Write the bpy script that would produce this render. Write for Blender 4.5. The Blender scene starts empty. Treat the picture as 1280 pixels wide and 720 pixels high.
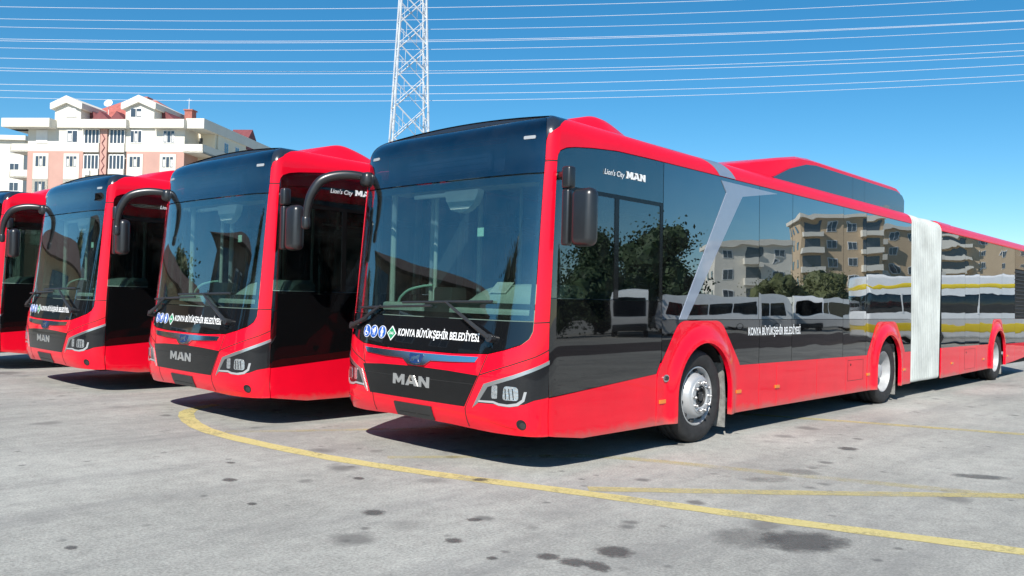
import bpy, bmesh, math, random
import numpy as np
from mathutils import Vector, Matrix

random.seed(7)
R = math.radians
PI = math.pi
sc = bpy.context.scene
COL = sc.collection

# ------------------------------------------------------------------ camera, sky, sun, exposure
CAMP = Vector((-4.9182, -5.7057, 1.4475))
PITCH, YAW, ROLL = .0103, .7486, .0273
cam = bpy.data.cameras.new('camera')
cam.sensor_width = 36
cam.lens = 1050.3651 / 1280 * 36
cam.clip_start = .05
cam.clip_end = 3000
camo = bpy.data.objects.new('camera', cam)
COL.objects.link(camo)
fw = Vector((math.cos(PITCH) * math.cos(YAW), math.cos(PITCH) * math.sin(YAW), math.sin(PITCH)))
rt = Vector((math.sin(YAW), -math.cos(YAW), 0))
up = rt.cross(fw)
rt, up = rt * math.cos(ROLL) + up * math.sin(ROLL), up * math.cos(ROLL) - rt * math.sin(ROLL)
m = Matrix((rt, up, -fw)).transposed().to_4x4()
m.translation = CAMP
camo.matrix_world = m
sc.camera = camo
HF = Vector((math.cos(YAW), math.sin(YAW), 0))      # horizontal view direction and its right
HR = Vector((math.sin(YAW), -math.cos(YAW), 0))

SUN_EL, SUN_AZ = R(41), math.atan2(-.51, -.86)
tosun = Vector((math.cos(SUN_EL) * math.cos(SUN_AZ), math.cos(SUN_EL) * math.sin(SUN_AZ), math.sin(SUN_EL)))
world = bpy.data.worlds.new("World")
sc.world = world
world.use_nodes = True
wn = world.node_tree.nodes
wl = world.node_tree.links
sky = wn.new('ShaderNodeTexSky')
sky.sky_type = 'NISHITA'
sky.sun_disc = False
sky.sun_elevation = SUN_EL
sky.sun_rotation = math.atan2(tosun.x, tosun.y)
sky.altitude = 1000
sky.air_density = 1.0
sky.dust_density = .2
sky.ozone_density = 4.0
wn['Background'].inputs['Strength'].default_value = .094
hs = wn.new('ShaderNodeHueSaturation')
hs.inputs['Saturation'].default_value = 1.3
hs.inputs['Hue'].default_value = .488
wl.new(sky.outputs[0], hs.inputs['Color'])
wl.new(hs.outputs[0], wn['Background'].inputs[0])
sun = bpy.data.lights.new('sun', 'SUN')
sun.energy = 4.8
sun.angle = R(.55)
sun.color = (1, .955, .88)
suno = bpy.data.objects.new('sun', sun)
COL.objects.link(suno)
suno.rotation_euler = (-tosun).to_track_quat('-Z', 'Y').to_euler()
vs = sc.view_settings
vs.view_transform = 'Standard'
vs.look = 'None'
vs.gamma = 1
vs.use_curve_mapping = False
vs.exposure = .5

# ------------------------------------------------------------------ materials
def new_mat(name):
    mt = bpy.data.materials.new(name)
    mt.use_nodes = True
    nt = mt.node_tree
    return mt, nt, nt.nodes, nt.links, nt.nodes['Principled BSDF']

def noise(N, L, scale, detail=3, rough=.55, vec=None):
    n = N.new('ShaderNodeTexNoise')
    n.inputs['Scale'].default_value = scale
    n.inputs['Detail'].default_value = detail
    n.inputs['Roughness'].default_value = rough
    if vec is not None:
        L.new(vec, n.inputs['Vector'])
    return n

def ramp(N, L, fac, stops):
    r = N.new('ShaderNodeValToRGB')
    e = r.color_ramp.elements
    e[0].position, e[0].color = stops[0][0], (*stops[0][1], 1)
    e[1].position, e[1].color = stops[-1][0], (*stops[-1][1], 1)
    for p, c in stops[1:-1]:
        x = e.new(p)
        x.color = (*c, 1)
    L.new(fac, r.inputs[0])
    return r

def mix(N, L, fac, a, b, mode='MIX'):
    x = N.new('ShaderNodeMix')
    x.data_type = 'RGBA'
    x.blend_type = mode
    for s, v in ((x.inputs[0], fac), (x.inputs[6], a), (x.inputs[7], b)):
        if isinstance(v, (int, float)):
            s.default_value = v
        elif isinstance(v, tuple):
            s.default_value = (*v, 1)
        else:
            L.new(v, s)
    return x.outputs[2]

def texco(N, kind='Object'):
    return N.new('ShaderNodeTexCoord').outputs[kind]

def simple(name, col, rough=.5, metal=0., coat=0., var=.08, scale=6., spec=.5, bump=0., bscale=60.):
    mt, nt, N, L, p = new_mat(name)
    co = texco(N)
    n = noise(N, L, scale, 4, .6, co)
    a = tuple(c * (1 - var) for c in col)
    b = tuple(min(1, c * (1 + var)) for c in col)
    r = ramp(N, L, n.outputs[0], [(.3, a), (.7, b)])
    L.new(r.outputs[0], p.inputs['Base Color'])
    p.inputs['Roughness'].default_value = rough
    p.inputs['Metallic'].default_value = metal
    p.inputs['Specular IOR Level'].default_value = spec
    p.inputs['Coat Weight'].default_value = coat
    p.inputs['Coat Roughness'].default_value = .03
    if bump:
        n2 = noise(N, L, bscale, 3, .6, co)
        bp = N.new('ShaderNodeBump')
        bp.inputs['Strength'].default_value = bump
        bp.inputs['Distance'].default_value = .01
        L.new(n2.outputs[0], bp.inputs['Height'])
        L.new(bp.outputs[0], p.inputs['Normal'])
    return mt

def wave_bump(N, L, dist, sx=.55, sz=1.6):
    """panel waviness of thin bonded panes and sheet metal: low, broad"""
    co = texco(N)
    mp = N.new('ShaderNodeMapping')
    mp.inputs['Scale'].default_value = (sx, sx, sz)
    oi = N.new('ShaderNodeObjectInfo')
    sh = N.new('ShaderNodeVectorMath'); sh.operation = 'SCALE'
    sh.inputs[0].default_value = (37., 11., 23.)
    L.new(oi.outputs['Random'], sh.inputs['Scale'])
    L.new(co, mp.inputs[0])
    L.new(sh.outputs[0], mp.inputs['Location'])
    n = noise(N, L, 1.0, 1.5, .45, mp.outputs[0])
    n.inputs['Distortion'].default_value = .6
    bp = N.new('ShaderNodeBump')
    bp.inputs['Strength'].default_value = 1.0
    bp.inputs['Distance'].default_value = dist
    L.new(n.outputs[0], bp.inputs['Height'])
    return bp.outputs[0]

def paint(name, col, rough=.28, wave=.004, dirt=True, coat=1., spec=.5, ior=1.5):
    mt, nt, N, L, p = new_mat(name)
    co = texco(N)
    n = noise(N, L, 3, 4, .6, co)
    r = ramp(N, L, n.outputs[0], [(.3, tuple(c * .94 for c in col)), (.7, tuple(min(1, c * 1.04) for c in col))])
    out = r.outputs[0]
    if dirt:      # road film low on the skirt
        sep = N.new('ShaderNodeSeparateXYZ')
        L.new(co, sep.inputs[0])
        n3 = noise(N, L, 5, 5, .7, co)
        ma = N.new('ShaderNodeMath'); ma.operation = 'MULTIPLY_ADD'
        L.new(n3.outputs[0], ma.inputs[0]); ma.inputs[1].default_value = .16
        L.new(sep.outputs[2], ma.inputs[2])
        rr = ramp(N, L, ma.outputs[0], [(.335, (.55, .55, .55)), (.41, (0, 0, 0))])
        out = mix(N, L, rr.outputs[0], out, (.23, .17, .14))
    L.new(out, p.inputs['Base Color'])
    p.inputs['Roughness'].default_value = rough
    p.inputs['Coat Weight'].default_value = coat
    p.inputs['Specular IOR Level'].default_value = spec
    p.inputs['Coat Roughness'].default_value = .015
    p.inputs['Coat IOR'].default_value = ior
    if wave:
        nb = wave_bump(N, L, wave)
        L.new(nb, p.inputs['Normal'])
        L.new(nb, p.inputs['Coat Normal'])
    return mt

def glass(name, tint, f0=.10, wave=.004, power=3.4, film=0.):
    """tinted pane: tinted see-through plus a mirror share that grows towards grazing angles"""
    mt, nt, N, L, p = new_mat(name)
    N.remove(p)
    lw = N.new('ShaderNodeLayerWeight')
    lw.inputs['Blend'].default_value = .5
    pw = N.new('ShaderNodeMath'); pw.operation = 'POWER'
    L.new(lw.outputs['Facing'], pw.inputs[0]); pw.inputs[1].default_value = power
    ma = N.new('ShaderNodeMath'); ma.operation = 'MULTIPLY_ADD'
    L.new(pw.outputs[0], ma.inputs[0]); ma.inputs[1].default_value = 1 - f0; ma.inputs[2].default_value = f0
    tr = N.new('ShaderNodeBsdfTransparent')
    tr.inputs[0].default_value = (*tint, 1)
    gl = N.new('ShaderNodeBsdfGlossy')
    gl.inputs['Roughness'].default_value = 0.0
    gl.inputs['Color'].default_value = (.94, .97, 1, 1)
    if wave:
        nb = wave_bump(N, L, wave)
        L.new(nb, gl.inputs['Normal'])
        L.new(nb, lw.inputs['Normal'])
    mx = N.new('ShaderNodeMixShader')
    L.new(ma.outputs[0], mx.inputs[0]); L.new(tr.outputs[0], mx.inputs[1]); L.new(gl.outputs[0], mx.inputs[2])
    res = mx.outputs[0]
    if film:      # a thin film of dust
        df = N.new('ShaderNodeBsdfDiffuse')
        df.inputs[0].default_value = (.5, .5, .48, 1)
        n = noise(N, L, 4, 5, .65, texco(N))
        rr = ramp(N, L, n.outputs[0], [(.35, (0, 0, 0)), (.75, (film, film, film))])
        m2 = N.new('ShaderNodeMixShader')
        L.new(rr.outputs[0], m2.inputs[0]); L.new(res, m2.inputs[1]); L.new(df.outputs[0], m2.inputs[2])
        res = m2.outputs[0]
    L.new(res, N['Material Output'].inputs[0])
    return mt

RED = (.80, .003, .022)
M = {}
M['red'] = paint('red_paint', RED, .4, .0014, coat=.7, spec=.12)
M['red_roof'] = paint('red_roof_paint', RED, .4, .0014, dirt=False, coat=.6, spec=.12)
M['black'] = paint('black_gloss_panel', (.004, .004, .0045), .04, .0042, dirt=False, spec=.12, ior=1.85)
M['blackfront'] = paint('black_front_panel', (.006, .0065, .008), .05, .0008, dirt=False, spec=.3)
M['glass'] = glass('side_glass', (.14, .17, .17), .19, .0036, power=2.2, film=.015)
M['driver'] = glass('driver_glass', (.42, .50, .48), .15, .0022, power=3.0, film=.015)
M['screen'] = glass('windscreen_glass', (.70, .80, .76), .125, .0010, film=.012)
M['sign'] = glass('sign_glass', (.45, .52, .58), .13, .0010, film=.01)
M['cap'] = paint('roof_cap_paint', (.020, .024, .032), .22, .0008, dirt=False)
M['podglass'] = paint('pod_side_panel', (.012, .018, .035), .10, .0015, dirt=False)
M['silver'] = simple('silver_decal', (.30, .34, .42), .35, .3, 1, .04)
M['chrome'] = simple('chrome', (.90, .90, .90), .10, 1, 0, .03)
M['chrome_satin'] = simple('satin_chrome', (.70, .70, .70), .30, 1, 0, .04)
M['rubber'] = simple('tyre_rubber', (.028, .028, .029), .75, 0, 0, .25, 14, .3, .25, 40)
M['rim'] = simple('rim_silver_paint', (.44, .45, .46), .38, .35, 0, .08, 10)
M['rimwhite'] = simple('rim_white_paint', (.38, .39, .40), .45, .1, 0, .15, 10)
M['hubdark'] = simple('hub_dark', (.05, .05, .052), .5, .4, 0, .3, 20)
M['plastic'] = simple('black_plastic', (.022, .023, .025), .42, 0, 0, .2, 20, .5)
M['mirror'] = simple('mirror_housing', (.014, .015, .017), .34, .0, .0, .12, 10, .75)
M['under'] = simple('underbody', (.012, .012, .012), .85)
M['floor'] = simple('cabin_floor', (.06, .06, .065), .7)
M['ceiling'] = simple('cabin_ceiling', (.35, .36, .36), .7)
M['dash'] = simple('dash_grey', (.42, .47, .44), .6, 0, 0, .06, 12, .4, .1, 90)
M['dashdark'] = simple('dash_dark', (.03, .032, .033), .6)
M['seat'] = simple('seat_fabric', (.035, .045, .075), .85, 0, 0, .3, 25)
M['post'] = simple('grey_post', (.50, .53, .52), .4)
M['paper'] = simple('paper', (.85, .85, .83), .7, 0, 0, .02)
M['bellows'] = simple('bellows_fabric', (.43, .455, .44), .75, 0, 0, .20, 2.2, .3, .15, 30)
M['grille'] = simple('grille_black', (.006, .006, .0065), .2, 0, .3, .2, 10, .25)
M['white'] = simple('white_lettering', (.82, .82, .82), .45, 0, 0, .02)
M['blue'] = simple('blue_sticker', (.02, .10, .42), .4, 0, .3, .04)
M['navy'] = simple('navy_emblem', (.012, .035, .12), .25, 0, .6, .05)
M['green'] = simple('green_sticker', (.02, .28, .12), .4, 0, .3, .04)
M['orange'] = simple('orange_reflector', (.75, .20, .015), .25, 0, .6, .1)
M['lens'] = simple('headlamp_reflector', (.66, .68, .70), .12, .85, 1, .25, 60, .5, .5, 45)
M['lensdark'] = simple('headlamp_dark', (.009, .010, .012), .12, 0, .7, .1, 6, .3)
M['drl'] = simple('light_guide', (.34, .35, .36), .3, 0, .6, .03)
M['flap'] = simple('mudflap', (.22, .22, .21), .85, 0, 0, .45, 14, .2, .3, 50)
M['louvre'] = simple('louvre_black', (.025, .025, .027), .5)
M['display'] = simple('display_board', (.10, .13, .17), .4, 0, .3, .25, 3)
M['greenwh'] = simple('pale_green_sheet', (.35, .55, .48), .6)
M['redtag'] = simple('red_hammer', (.7, .06, .02), .5)
M['exitsign'] = simple('pale_exit_tag', (.55, .85, .75), .5)

# ------------------------------------------------------------------ object helpers
def link(o, parent=None):
    COL.objects.link(o)
    if parent is not None:
        o.parent = parent
    return o

def tag(o, label=None, cat=None, group=None, kind=None):
    if label: o['label'] = label
    if cat: o['category'] = cat
    if group: o['group'] = group
    if kind: o['kind'] = kind
    return o

def empty(name, loc=(0, 0, 0), rz=0.):
    o = bpy.data.objects.new(name, None)
    o.empty_display_size = .3
    o.location = loc
    o.rotation_euler = (0, 0, rz)
    return link(o)

def dup(o, parent=None):
    c = o.copy()
    COL.objects.link(c)
    if parent is not None:
        c.parent = parent
    for ch in list(o.children):
        dup(ch, c)
    return c

def mobj(name, bm, mat, parent=None, smooth=30):
    me = bpy.data.meshes.new(name)
    bmesh.ops.recalc_face_normals(bm, faces=bm.faces[:])
    if smooth:
        ang = R(smooth)
        for f in bm.faces: f.smooth = True
        for e in bm.edges:
            if len(e.link_faces) == 2:
                e.smooth = e.calc_face_angle(0) < ang
    bm.to_mesh(me)
    bm.free()
    for x in (mat if isinstance(mat, (list, tuple)) else [mat]):
        me.materials.append(x)
    return link(bpy.data.objects.new(name, me), parent)

def box(bm, a, b, bev=0., seg=2, mi=0):
    """axis box from corner a to corner b, with rounded edges"""
    ret = bmesh.ops.create_cube(bm, size=1)
    vv = ret['verts']
    for v in vv:
        v.co = Vector([(a[i] + b[i]) / 2 + v.co[i] * (b[i] - a[i]) for i in range(3)])
    fs = set(f for v in vv for f in v.link_faces)
    for f in fs: f.material_index = mi
    if bev:
        es = list({e for v in vv for e in v.link_edges})
        bmesh.ops.bevel(bm, geom=es, offset=bev, segments=seg, profile=.5, affect='EDGES')
    return vv

def tube(bm, pts, rad, n=10, caps=True, mi=0):
    """round tube along a polyline; rad a number or one per point"""
    pts = [Vector(p) for p in pts]
    if not isinstance(rad, (list, tuple)): rad = [rad] * len(pts)
    rings = []
    prev = None
    for i, p in enumerate(pts):
        t = (pts[min(i + 1, len(pts) - 1)] - pts[max(i - 1, 0)]).normalized()
        if prev is None:
            a = Vector((0, 0, 1)) if abs(t.z) < .9 else Vector((1, 0, 0))
            x = t.cross(a).normalized()
        else:
            x = (prev - t * prev.dot(t)).normalized()
        prev = x
        y = t.cross(x)
        rings.append([bm.verts.new(p + (x * math.cos(2 * PI * k / n) + y * math.sin(2 * PI * k / n)) * rad[i]) for k in range(n)])
    for A_, B_ in zip(rings, rings[1:]):
        for k in range(n):
            f = bm.faces.new((A_[k], A_[(k + 1) % n], B_[(k + 1) % n], B_[k])); f.material_index = mi
    if caps:
        f = bm.faces.new(rings[0][::-1]); f.material_index = mi
        f = bm.faces.new(rings[-1]); f.material_index = mi

def smooth_path(pts, n=6):
    """Catmull-Rom through points"""
    P = [Vector(p) for p in pts]
    P = [P[0] * 2 - P[1]] + P + [P[-1] * 2 - P[-2]]
    out = []
    for i in range(1, len(P) - 2):
        for k in range(n):
            t = k / n
            a, b, c, d = P[i - 1], P[i], P[i + 1], P[i + 2]
            out.append(.5 * ((2 * b) + (c - a) * t + (2 * a - 5 * b + 4 * c - d) * t * t + (3 * b - a - 3 * c + d) * t ** 3))
    out.append(P[-2])
    return out

def lathe_y(bm, prof, c, n=40, mi=0):
    """profile of (radius, y) turned round an axis parallel to Y through c"""
    rings = []
    for r, y in prof:
        if r < 1e-5:
            rings.append([bm.verts.new((c[0], c[1] + y, c[2]))])
        else:
            rings.append([bm.verts.new((c[0] + r * math.cos(2 * PI * k / n), c[1] + y, c[2] + r * math.sin(2 * PI * k / n))) for k in range(n)])
    for A_, B_ in zip(rings, rings[1:]):
        for k in range(n):
            a, b = A_[k % len(A_)], A_[(k + 1) % len(A_)]
            d, e = B_[k % len(B_)], B_[(k + 1) % len(B_)]
            vs_ = []
            for v in (a, b, e, d):
                if v not in vs_: vs_.append(v)
            if len(vs_) > 2:
                f = bm.faces.new(vs_); f.material_index = mi

def prism(bm, poly, axis, a, b, mi=0):
    """outline in the two other axes, pulled along axis from a to b"""
    def P(p, t):
        return {0: (t, p[0], p[1]), 1: (p[0], t, p[1]), 2: (p[0], p[1], t)}[axis]
    va = [bm.verts.new(P(p, a)) for p in poly]
    vb = [bm.verts.new(P(p, b)) for p in poly]
    n = len(poly)
    fs = [bm.faces.new(va[::-1]), bm.faces.new(vb)]
    for k in range(n):
        fs.append(bm.faces.new((va[k], va[(k + 1) % n], vb[(k + 1) % n], vb[k])))
    for f in fs: f.material_index = mi
    return va + vb

# ------------------------------------------------------------------ bus skin: a plan outline (u) and a height profile (v)
HW = 1.275
_t = np.linspace(0, 1, 600)[:, None]
_P = np.array([[0, 0], [0, 1.0], [.03, HW], [.42, HW]])
_B = (1 - _t) ** 3 * _P[0] + 3 * (1 - _t) ** 2 * _t * _P[1] + 3 * (1 - _t) * _t ** 2 * _P[2] + _t ** 3 * _P[3]
_S = np.concatenate([[0], np.cumsum(np.hypot(*np.diff(_B, axis=0).T))])
ARC = float(_S[-1])
_T = np.gradient(_B, _S, axis=0)
_zz = np.linspace(0, 3.2, 641)
_ln = np.interp(_zz, [.2, .3, .38, .48, .8, 1.0, 1.2, 1.4, 2.3, 2.46, 2.6, 3.1], [.16, .09, .035, .0, .0, .02, .05, .075, .17, .190, .21, .21])
_ex = np.interp(_zz, [2.5, 2.62, 2.72, 2.80, 2.87, 2.92, 2.95, 2.97, 3.1], [0, .002, .006, .014, .026, .044, .064, .085, .2])
_k = np.exp(-.5 * (np.arange(-20, 21) / 5.) ** 2); _k /= _k.sum()
_ln = np.convolve(np.pad(_ln, 20, 'edge'), _k, 'valid')
_ex = np.convolve(np.pad(_ex, 20, 'edge'), _k, 'valid')
RR, VT0, TH = .17, 2.80, R(80)
VT = VT0 + RR * TH

def plan(u):
    a, s = abs(u), (1 if u >= 0 else -1)
    if a < ARC:
        x, y = np.interp(a, _S, _B[:, 0]), np.interp(a, _S, _B[:, 1])
        tx, ty = np.interp(a, _S, _T[:, 0]), np.interp(a, _S, _T[:, 1])
        l = math.hypot(tx, ty)
        return float(x), float(-s * y), float(-ty / l), float(-s * tx / l)
    return .42 + a - ARC, -s * HW, 0., -s * 1.

def S0(u, v):
    x, y, nx, ny = plan(u)
    I = .0291 * max(0, (v - 1) / 1.8)
    z = v
    if v > VT0:
        th = (v - VT0) / RR
        I += RR * (1 - math.cos(th))
        z = VT0 + RR * math.sin(th)
    w = 1 - min(1, x / .42)
    le = float(np.interp(z, _zz, _ln)) * w if w > 0 else 0
    if z > 2.45 and x < 2.4:      # the dome: the whole front end sweeps back as it nears the roof
        fd = max(0., min(1., (2.4 - x) / 1.6))
        le += float(np.interp(z, _zz, _ex)) * fd
        z += .022 * max(0., (z - 2.75) / .22) * fd
    return Vector((x - nx * I + le, y - ny * I, z)), Vector((nx, ny, 0))

def SN(u, v, off):
    p, n0 = S0(u, v)
    e = .004
    du = S0(u + e, v)[0] - S0(u - e, v)[0]
    dv = S0(u, v + e)[0] - S0(u, v - e)[0]
    n = du.cross(dv)
    if n.length < 1e-12: n = n0
    n.normalize()
    if n.dot(n0 + Vector((0, 0, .3))) < 0: n = -n
    return p + n * off, n

def ux(x, z):
    """u on the left side whose skin point has this x at height z"""
    lo, hi = 0., ARC + 20
    for _ in range(50):
        mid = (lo + hi) / 2
        if S0(mid, z)[0].x < x: lo = mid
        else: hi = mid
    return (lo + hi) / 2

def uy(y):
    if y < 0:      # read-off heights across the front, corrected for its flat middle and tight corners
        yy = np.interp(-y, [0, .3, .6, .7, .8, 1.0, 1.105, 1.17, 1.26, HW], [0, .306, .626, .731, .84, 1.049, 1.149, 1.203, 1.268, HW])
    else:
        yy = np.interp(y, [0, .3, .41, .57, .72, .87, .915, 1.1, HW], [0, .297, .398, .545, .673, .785, .80, 1.04, HW])
    a = float(np.interp(yy, _B[:, 1], _S))
    return -a if y > 0 else a

UG = sorted(set([round(s * k * .032, 4) for k in range(0, int((ARC + .12) / .032)) for s in (-1, 1)]
                + [round(s * (ARC + .1 + k * .6), 4) for k in range(0, 31) for s in (-1, 1)]))
VG = [round(.15 + .0607 * k, 4) for k in range(0, 44)] + [round(VT0 + .0297 * k, 4) for k in range(0, 9)]
VGF = [.1, .32, .5, .75, 1.0, 1.35, 1.7, 2.05, 2.4, 2.6] + [round(VT0 + .0297 * k, 4) for k in range(0, 9)]

def clip(poly, ax, val, keep_less):
    out = []
    n = len(poly)
    for i in range(n):
        a, b = poly[i], poly[(i + 1) % n]
        ia = (a[ax] <= val) if keep_less else (a[ax] >= val)
        ib = (b[ax] <= val) if keep_less else (b[ax] >= val)
        if ia: out.append(a)
        if ia != ib:
            t = (val - a[ax]) / (b[ax] - a[ax])
            q = [a[0] + (b[0] - a[0]) * t, a[1] + (b[1] - a[1]) * t]
            q[ax] = val
            out.append(tuple(q))
    return out

def area(p):
    return .5 * sum(p[i][0] * p[(i + 1) % len(p)][1] - p[(i + 1) % len(p)][0] * p[i][1] for i in range(len(p)))

def rnd(poly, r, n=5):
    """outline with its corners rounded; r a number or one per corner"""
    out = []
    L_ = len(poly)
    for i in range(L_):
        p0, p, p1 = [Vector(poly[j % L_]) for j in (i - 1, i, i + 1)]
        rr = r[i] if isinstance(r, (list, tuple)) else r
        d0, d1 = p0 - p, p1 - p
        rr = min(rr, d0.length * .48, d1.length * .48)
        if rr < 1e-4:
            out.append(tuple(p)); continue
        a, b = p + d0.normalized() * rr, p + d1.normalized() * rr
        for k in range(n + 1):
            t = k / n
            out.append(tuple((1 - t) ** 2 * a + 2 * t * (1 - t) * p + t * t * b))
    return out

def panel(name, polys, mat, parent, off=0., th=.018, fine=None, mirror=False, us=None, vs=None):
    """outlines in (u, v) laid over the skin, off outside it and th thick; one mesh"""
    bm = bmesh.new()
    if polys and not isinstance(polys[0][0], (tuple, list)): polys = [polys]
    offf = off if callable(off) else (lambda u, v: off)
    verts = {}
    def V(p):
        key = (round(p[0], 4), round(p[1], 4))
        if key not in verts:
            su = -p[0] if mirror else p[0]
            o = offf(p[0], p[1])
            a, n = SN(su, p[1], o)
            verts[key] = (bm.verts.new(a), bm.verts.new(a - n * th))
        return key
    faces = []
    for poly in polys:
        if area(poly) < 0: poly = poly[::-1]
        u0, u1 = min(p[0] for p in poly), max(p[0] for p in poly)
        flat = min(abs(u0), abs(u1)) > ARC + .05 and u0 * u1 > 0
        ug = us or UG
        vg = vs or (VGF if flat else VG)
        if fine:
            ug = [u0 + (u1 - u0) * k / fine[0] for k in range(fine[0] + 1)]
            v0, v1 = min(p[1] for p in poly), max(p[1] for p in poly)
            vg = [v0 + (v1 - v0) * k / fine[1] for k in range(fine[1] + 1)]
        v0, v1 = min(p[1] for p in poly), max(p[1] for p in poly)
        ucut = [-1e3] + [g for g in ug if u0 + 1e-4 < g < u1 - 1e-4] + [1e3]
        vcut = [-1e3] + [g for g in vg if v0 + 1e-4 < g < v1 - 1e-4] + [1e3]
        for a, b in zip(ucut, ucut[1:]):
            col = clip(clip(poly, 0, a, False), 0, b, True)
            if len(col) < 3: continue
            for c, d in zip(vcut, vcut[1:]):
                q = clip(clip(col, 1, c, False), 1, d, True)
                if len(q) < 3 or abs(area(q)) < 1e-7: continue
                ks = []
                for p in q:
                    k = V(p)
                    if k not in ks: ks.append(k)
                if len(ks) > 2: faces.append(ks)
    cnt = {}
    for ks in faces:
        try:
            bm.faces.new([verts[k][0] for k in ks])
            bm.faces.new([verts[k][1] for k in ks][::-1])
        except ValueError:
            continue
        for i in range(len(ks)):
            e = (ks[i], ks[(i + 1) % len(ks)])
            cnt[e] = cnt.get(e, 0) + 1
    for (a, b), c in cnt.items():
        if (b, a) not in cnt:
            try: bm.faces.new((verts[b][0], verts[a][0], verts[a][1], verts[b][1]))
            except ValueError: pass
    return mobj(name, bm, mat, parent, 35)

def both(name, poly, mat, parent, **k):
    panel(name, poly, mat, parent, **k)
    panel(name, poly, mat, parent, mirror=True, **k)

_fontcache = {}
def text_geo(s, bold):
    if (s, bold) in _fontcache: return _fontcache[(s, bold)]
    cu = bpy.data.curves.new('t', 'FONT')
    cu.body = s
    cu.offset = bold
    cu.resolution_u = 3
    o = bpy.data.objects.new('t', cu)
    COL.objects.link(o)
    bpy.context.view_layer.update()
    me = o.to_mesh()
    vv = [tuple(v.co[:2]) for v in me.vertices]
    ff = [tuple(p.vertices) for p in me.polygons]
    o.to_mesh_clear()
    bpy.data.objects.remove(o)
    bpy.data.curves.remove(cu)
    _fontcache[(s, bold)] = (vv, ff)
    return vv, ff

def lettering(name, s, u0, u1, v0, v1, mat, parent, off=.006, bold=.02, shear=0., slope=0.):
    """writing on the bus skin, filling the given (u, v) box; v0..v1 is the body of the capitals"""
    vv, ff = text_geo(s, bold)
    H = text_geo('N', bold)[0]
    h0, h1 = min(p[1] for p in H), max(p[1] for p in H)
    x0, x1 = min(p[0] for p in vv), max(p[0] for p in vv)
    bm = bmesh.new()
    vs_ = []
    for x, y in vv:
        a = (x - x0) / (x1 - x0)
        b = (y - h0) / (h1 - h0)
        p, n = SN(u0 + (u1 - u0) * a + shear * b * (v1 - v0), v0 + (v1 - v0) * b + slope * a, off)
        vs_.append(bm.verts.new(p))
    for f in ff:
        try: bm.faces.new([vs_[i] for i in f])
        except ValueError: pass
    r = bmesh.ops.extrude_face_region(bm, geom=bm.faces[:])
    for g in r['geom']:
        if isinstance(g, bmesh.types.BMVert):
            g.co = g.co + Vector((-.0015, -.0015, 0))
    return mobj(name, bm, mat, parent, 0)

def block_letters(name, u0, u1, v0, v1, mat, parent, off):
    """the heavy capitals M A N as outlines"""
    G = [([(0, 0), (0, 1), (.32, 1), (.58, .52), (.84, 1), (1.16, 1), (1.16, 0), (.87, 0), (.87, .52), (.65, .14), (.51, .14), (.29, .52), (.29, 0)], 0),
         ([(0, 0), (.40, 1), (.59, 1), (.59, .68), (.48, .38), (.70, .38), (.59, .68), (.59, 1), (.78, 1), (1.18, 0), (.85, 0), (.78, .18), (.40, .18), (.33, 0)], 1.24),
         ([(0, 0), (0, 1), (.30, 1), (.72, .44), (.72, 1), (1.01, 1), (1.01, 0), (.71, 0), (.29, .56), (.29, 0)], 2.50)]
    W = 3.51
    polys = [[(u0 + (u1 - u0) * (x + dx) / W, v0 + (v1 - v0) * y) for x, y in q] for q, dx in G]
    return panel(name, polys, mat, parent, off, .006)

# ------------------------------------------------------------------ the bus (bus space: x back from the front, left side at -y, z up)
X1, X2, X3 = 2.74, 8.11, 14.57
XB0, XB1, XEND = 9.20, 10.775, 17.9
PIL = [(.341, .313), (.330, .63), (.322, 1.0), (.327, 1.246), (.348, 1.66), (.372, 2.2), (.389, 2.585)]
GC = [(.389, 2.585), (.396, 2.63), (.425, 2.672), (.50, 2.705), (.62, 2.728), (.873, 2.756), (1.226, 2.780), (1.8, 2.786)]
ZG = 2.786

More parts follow.
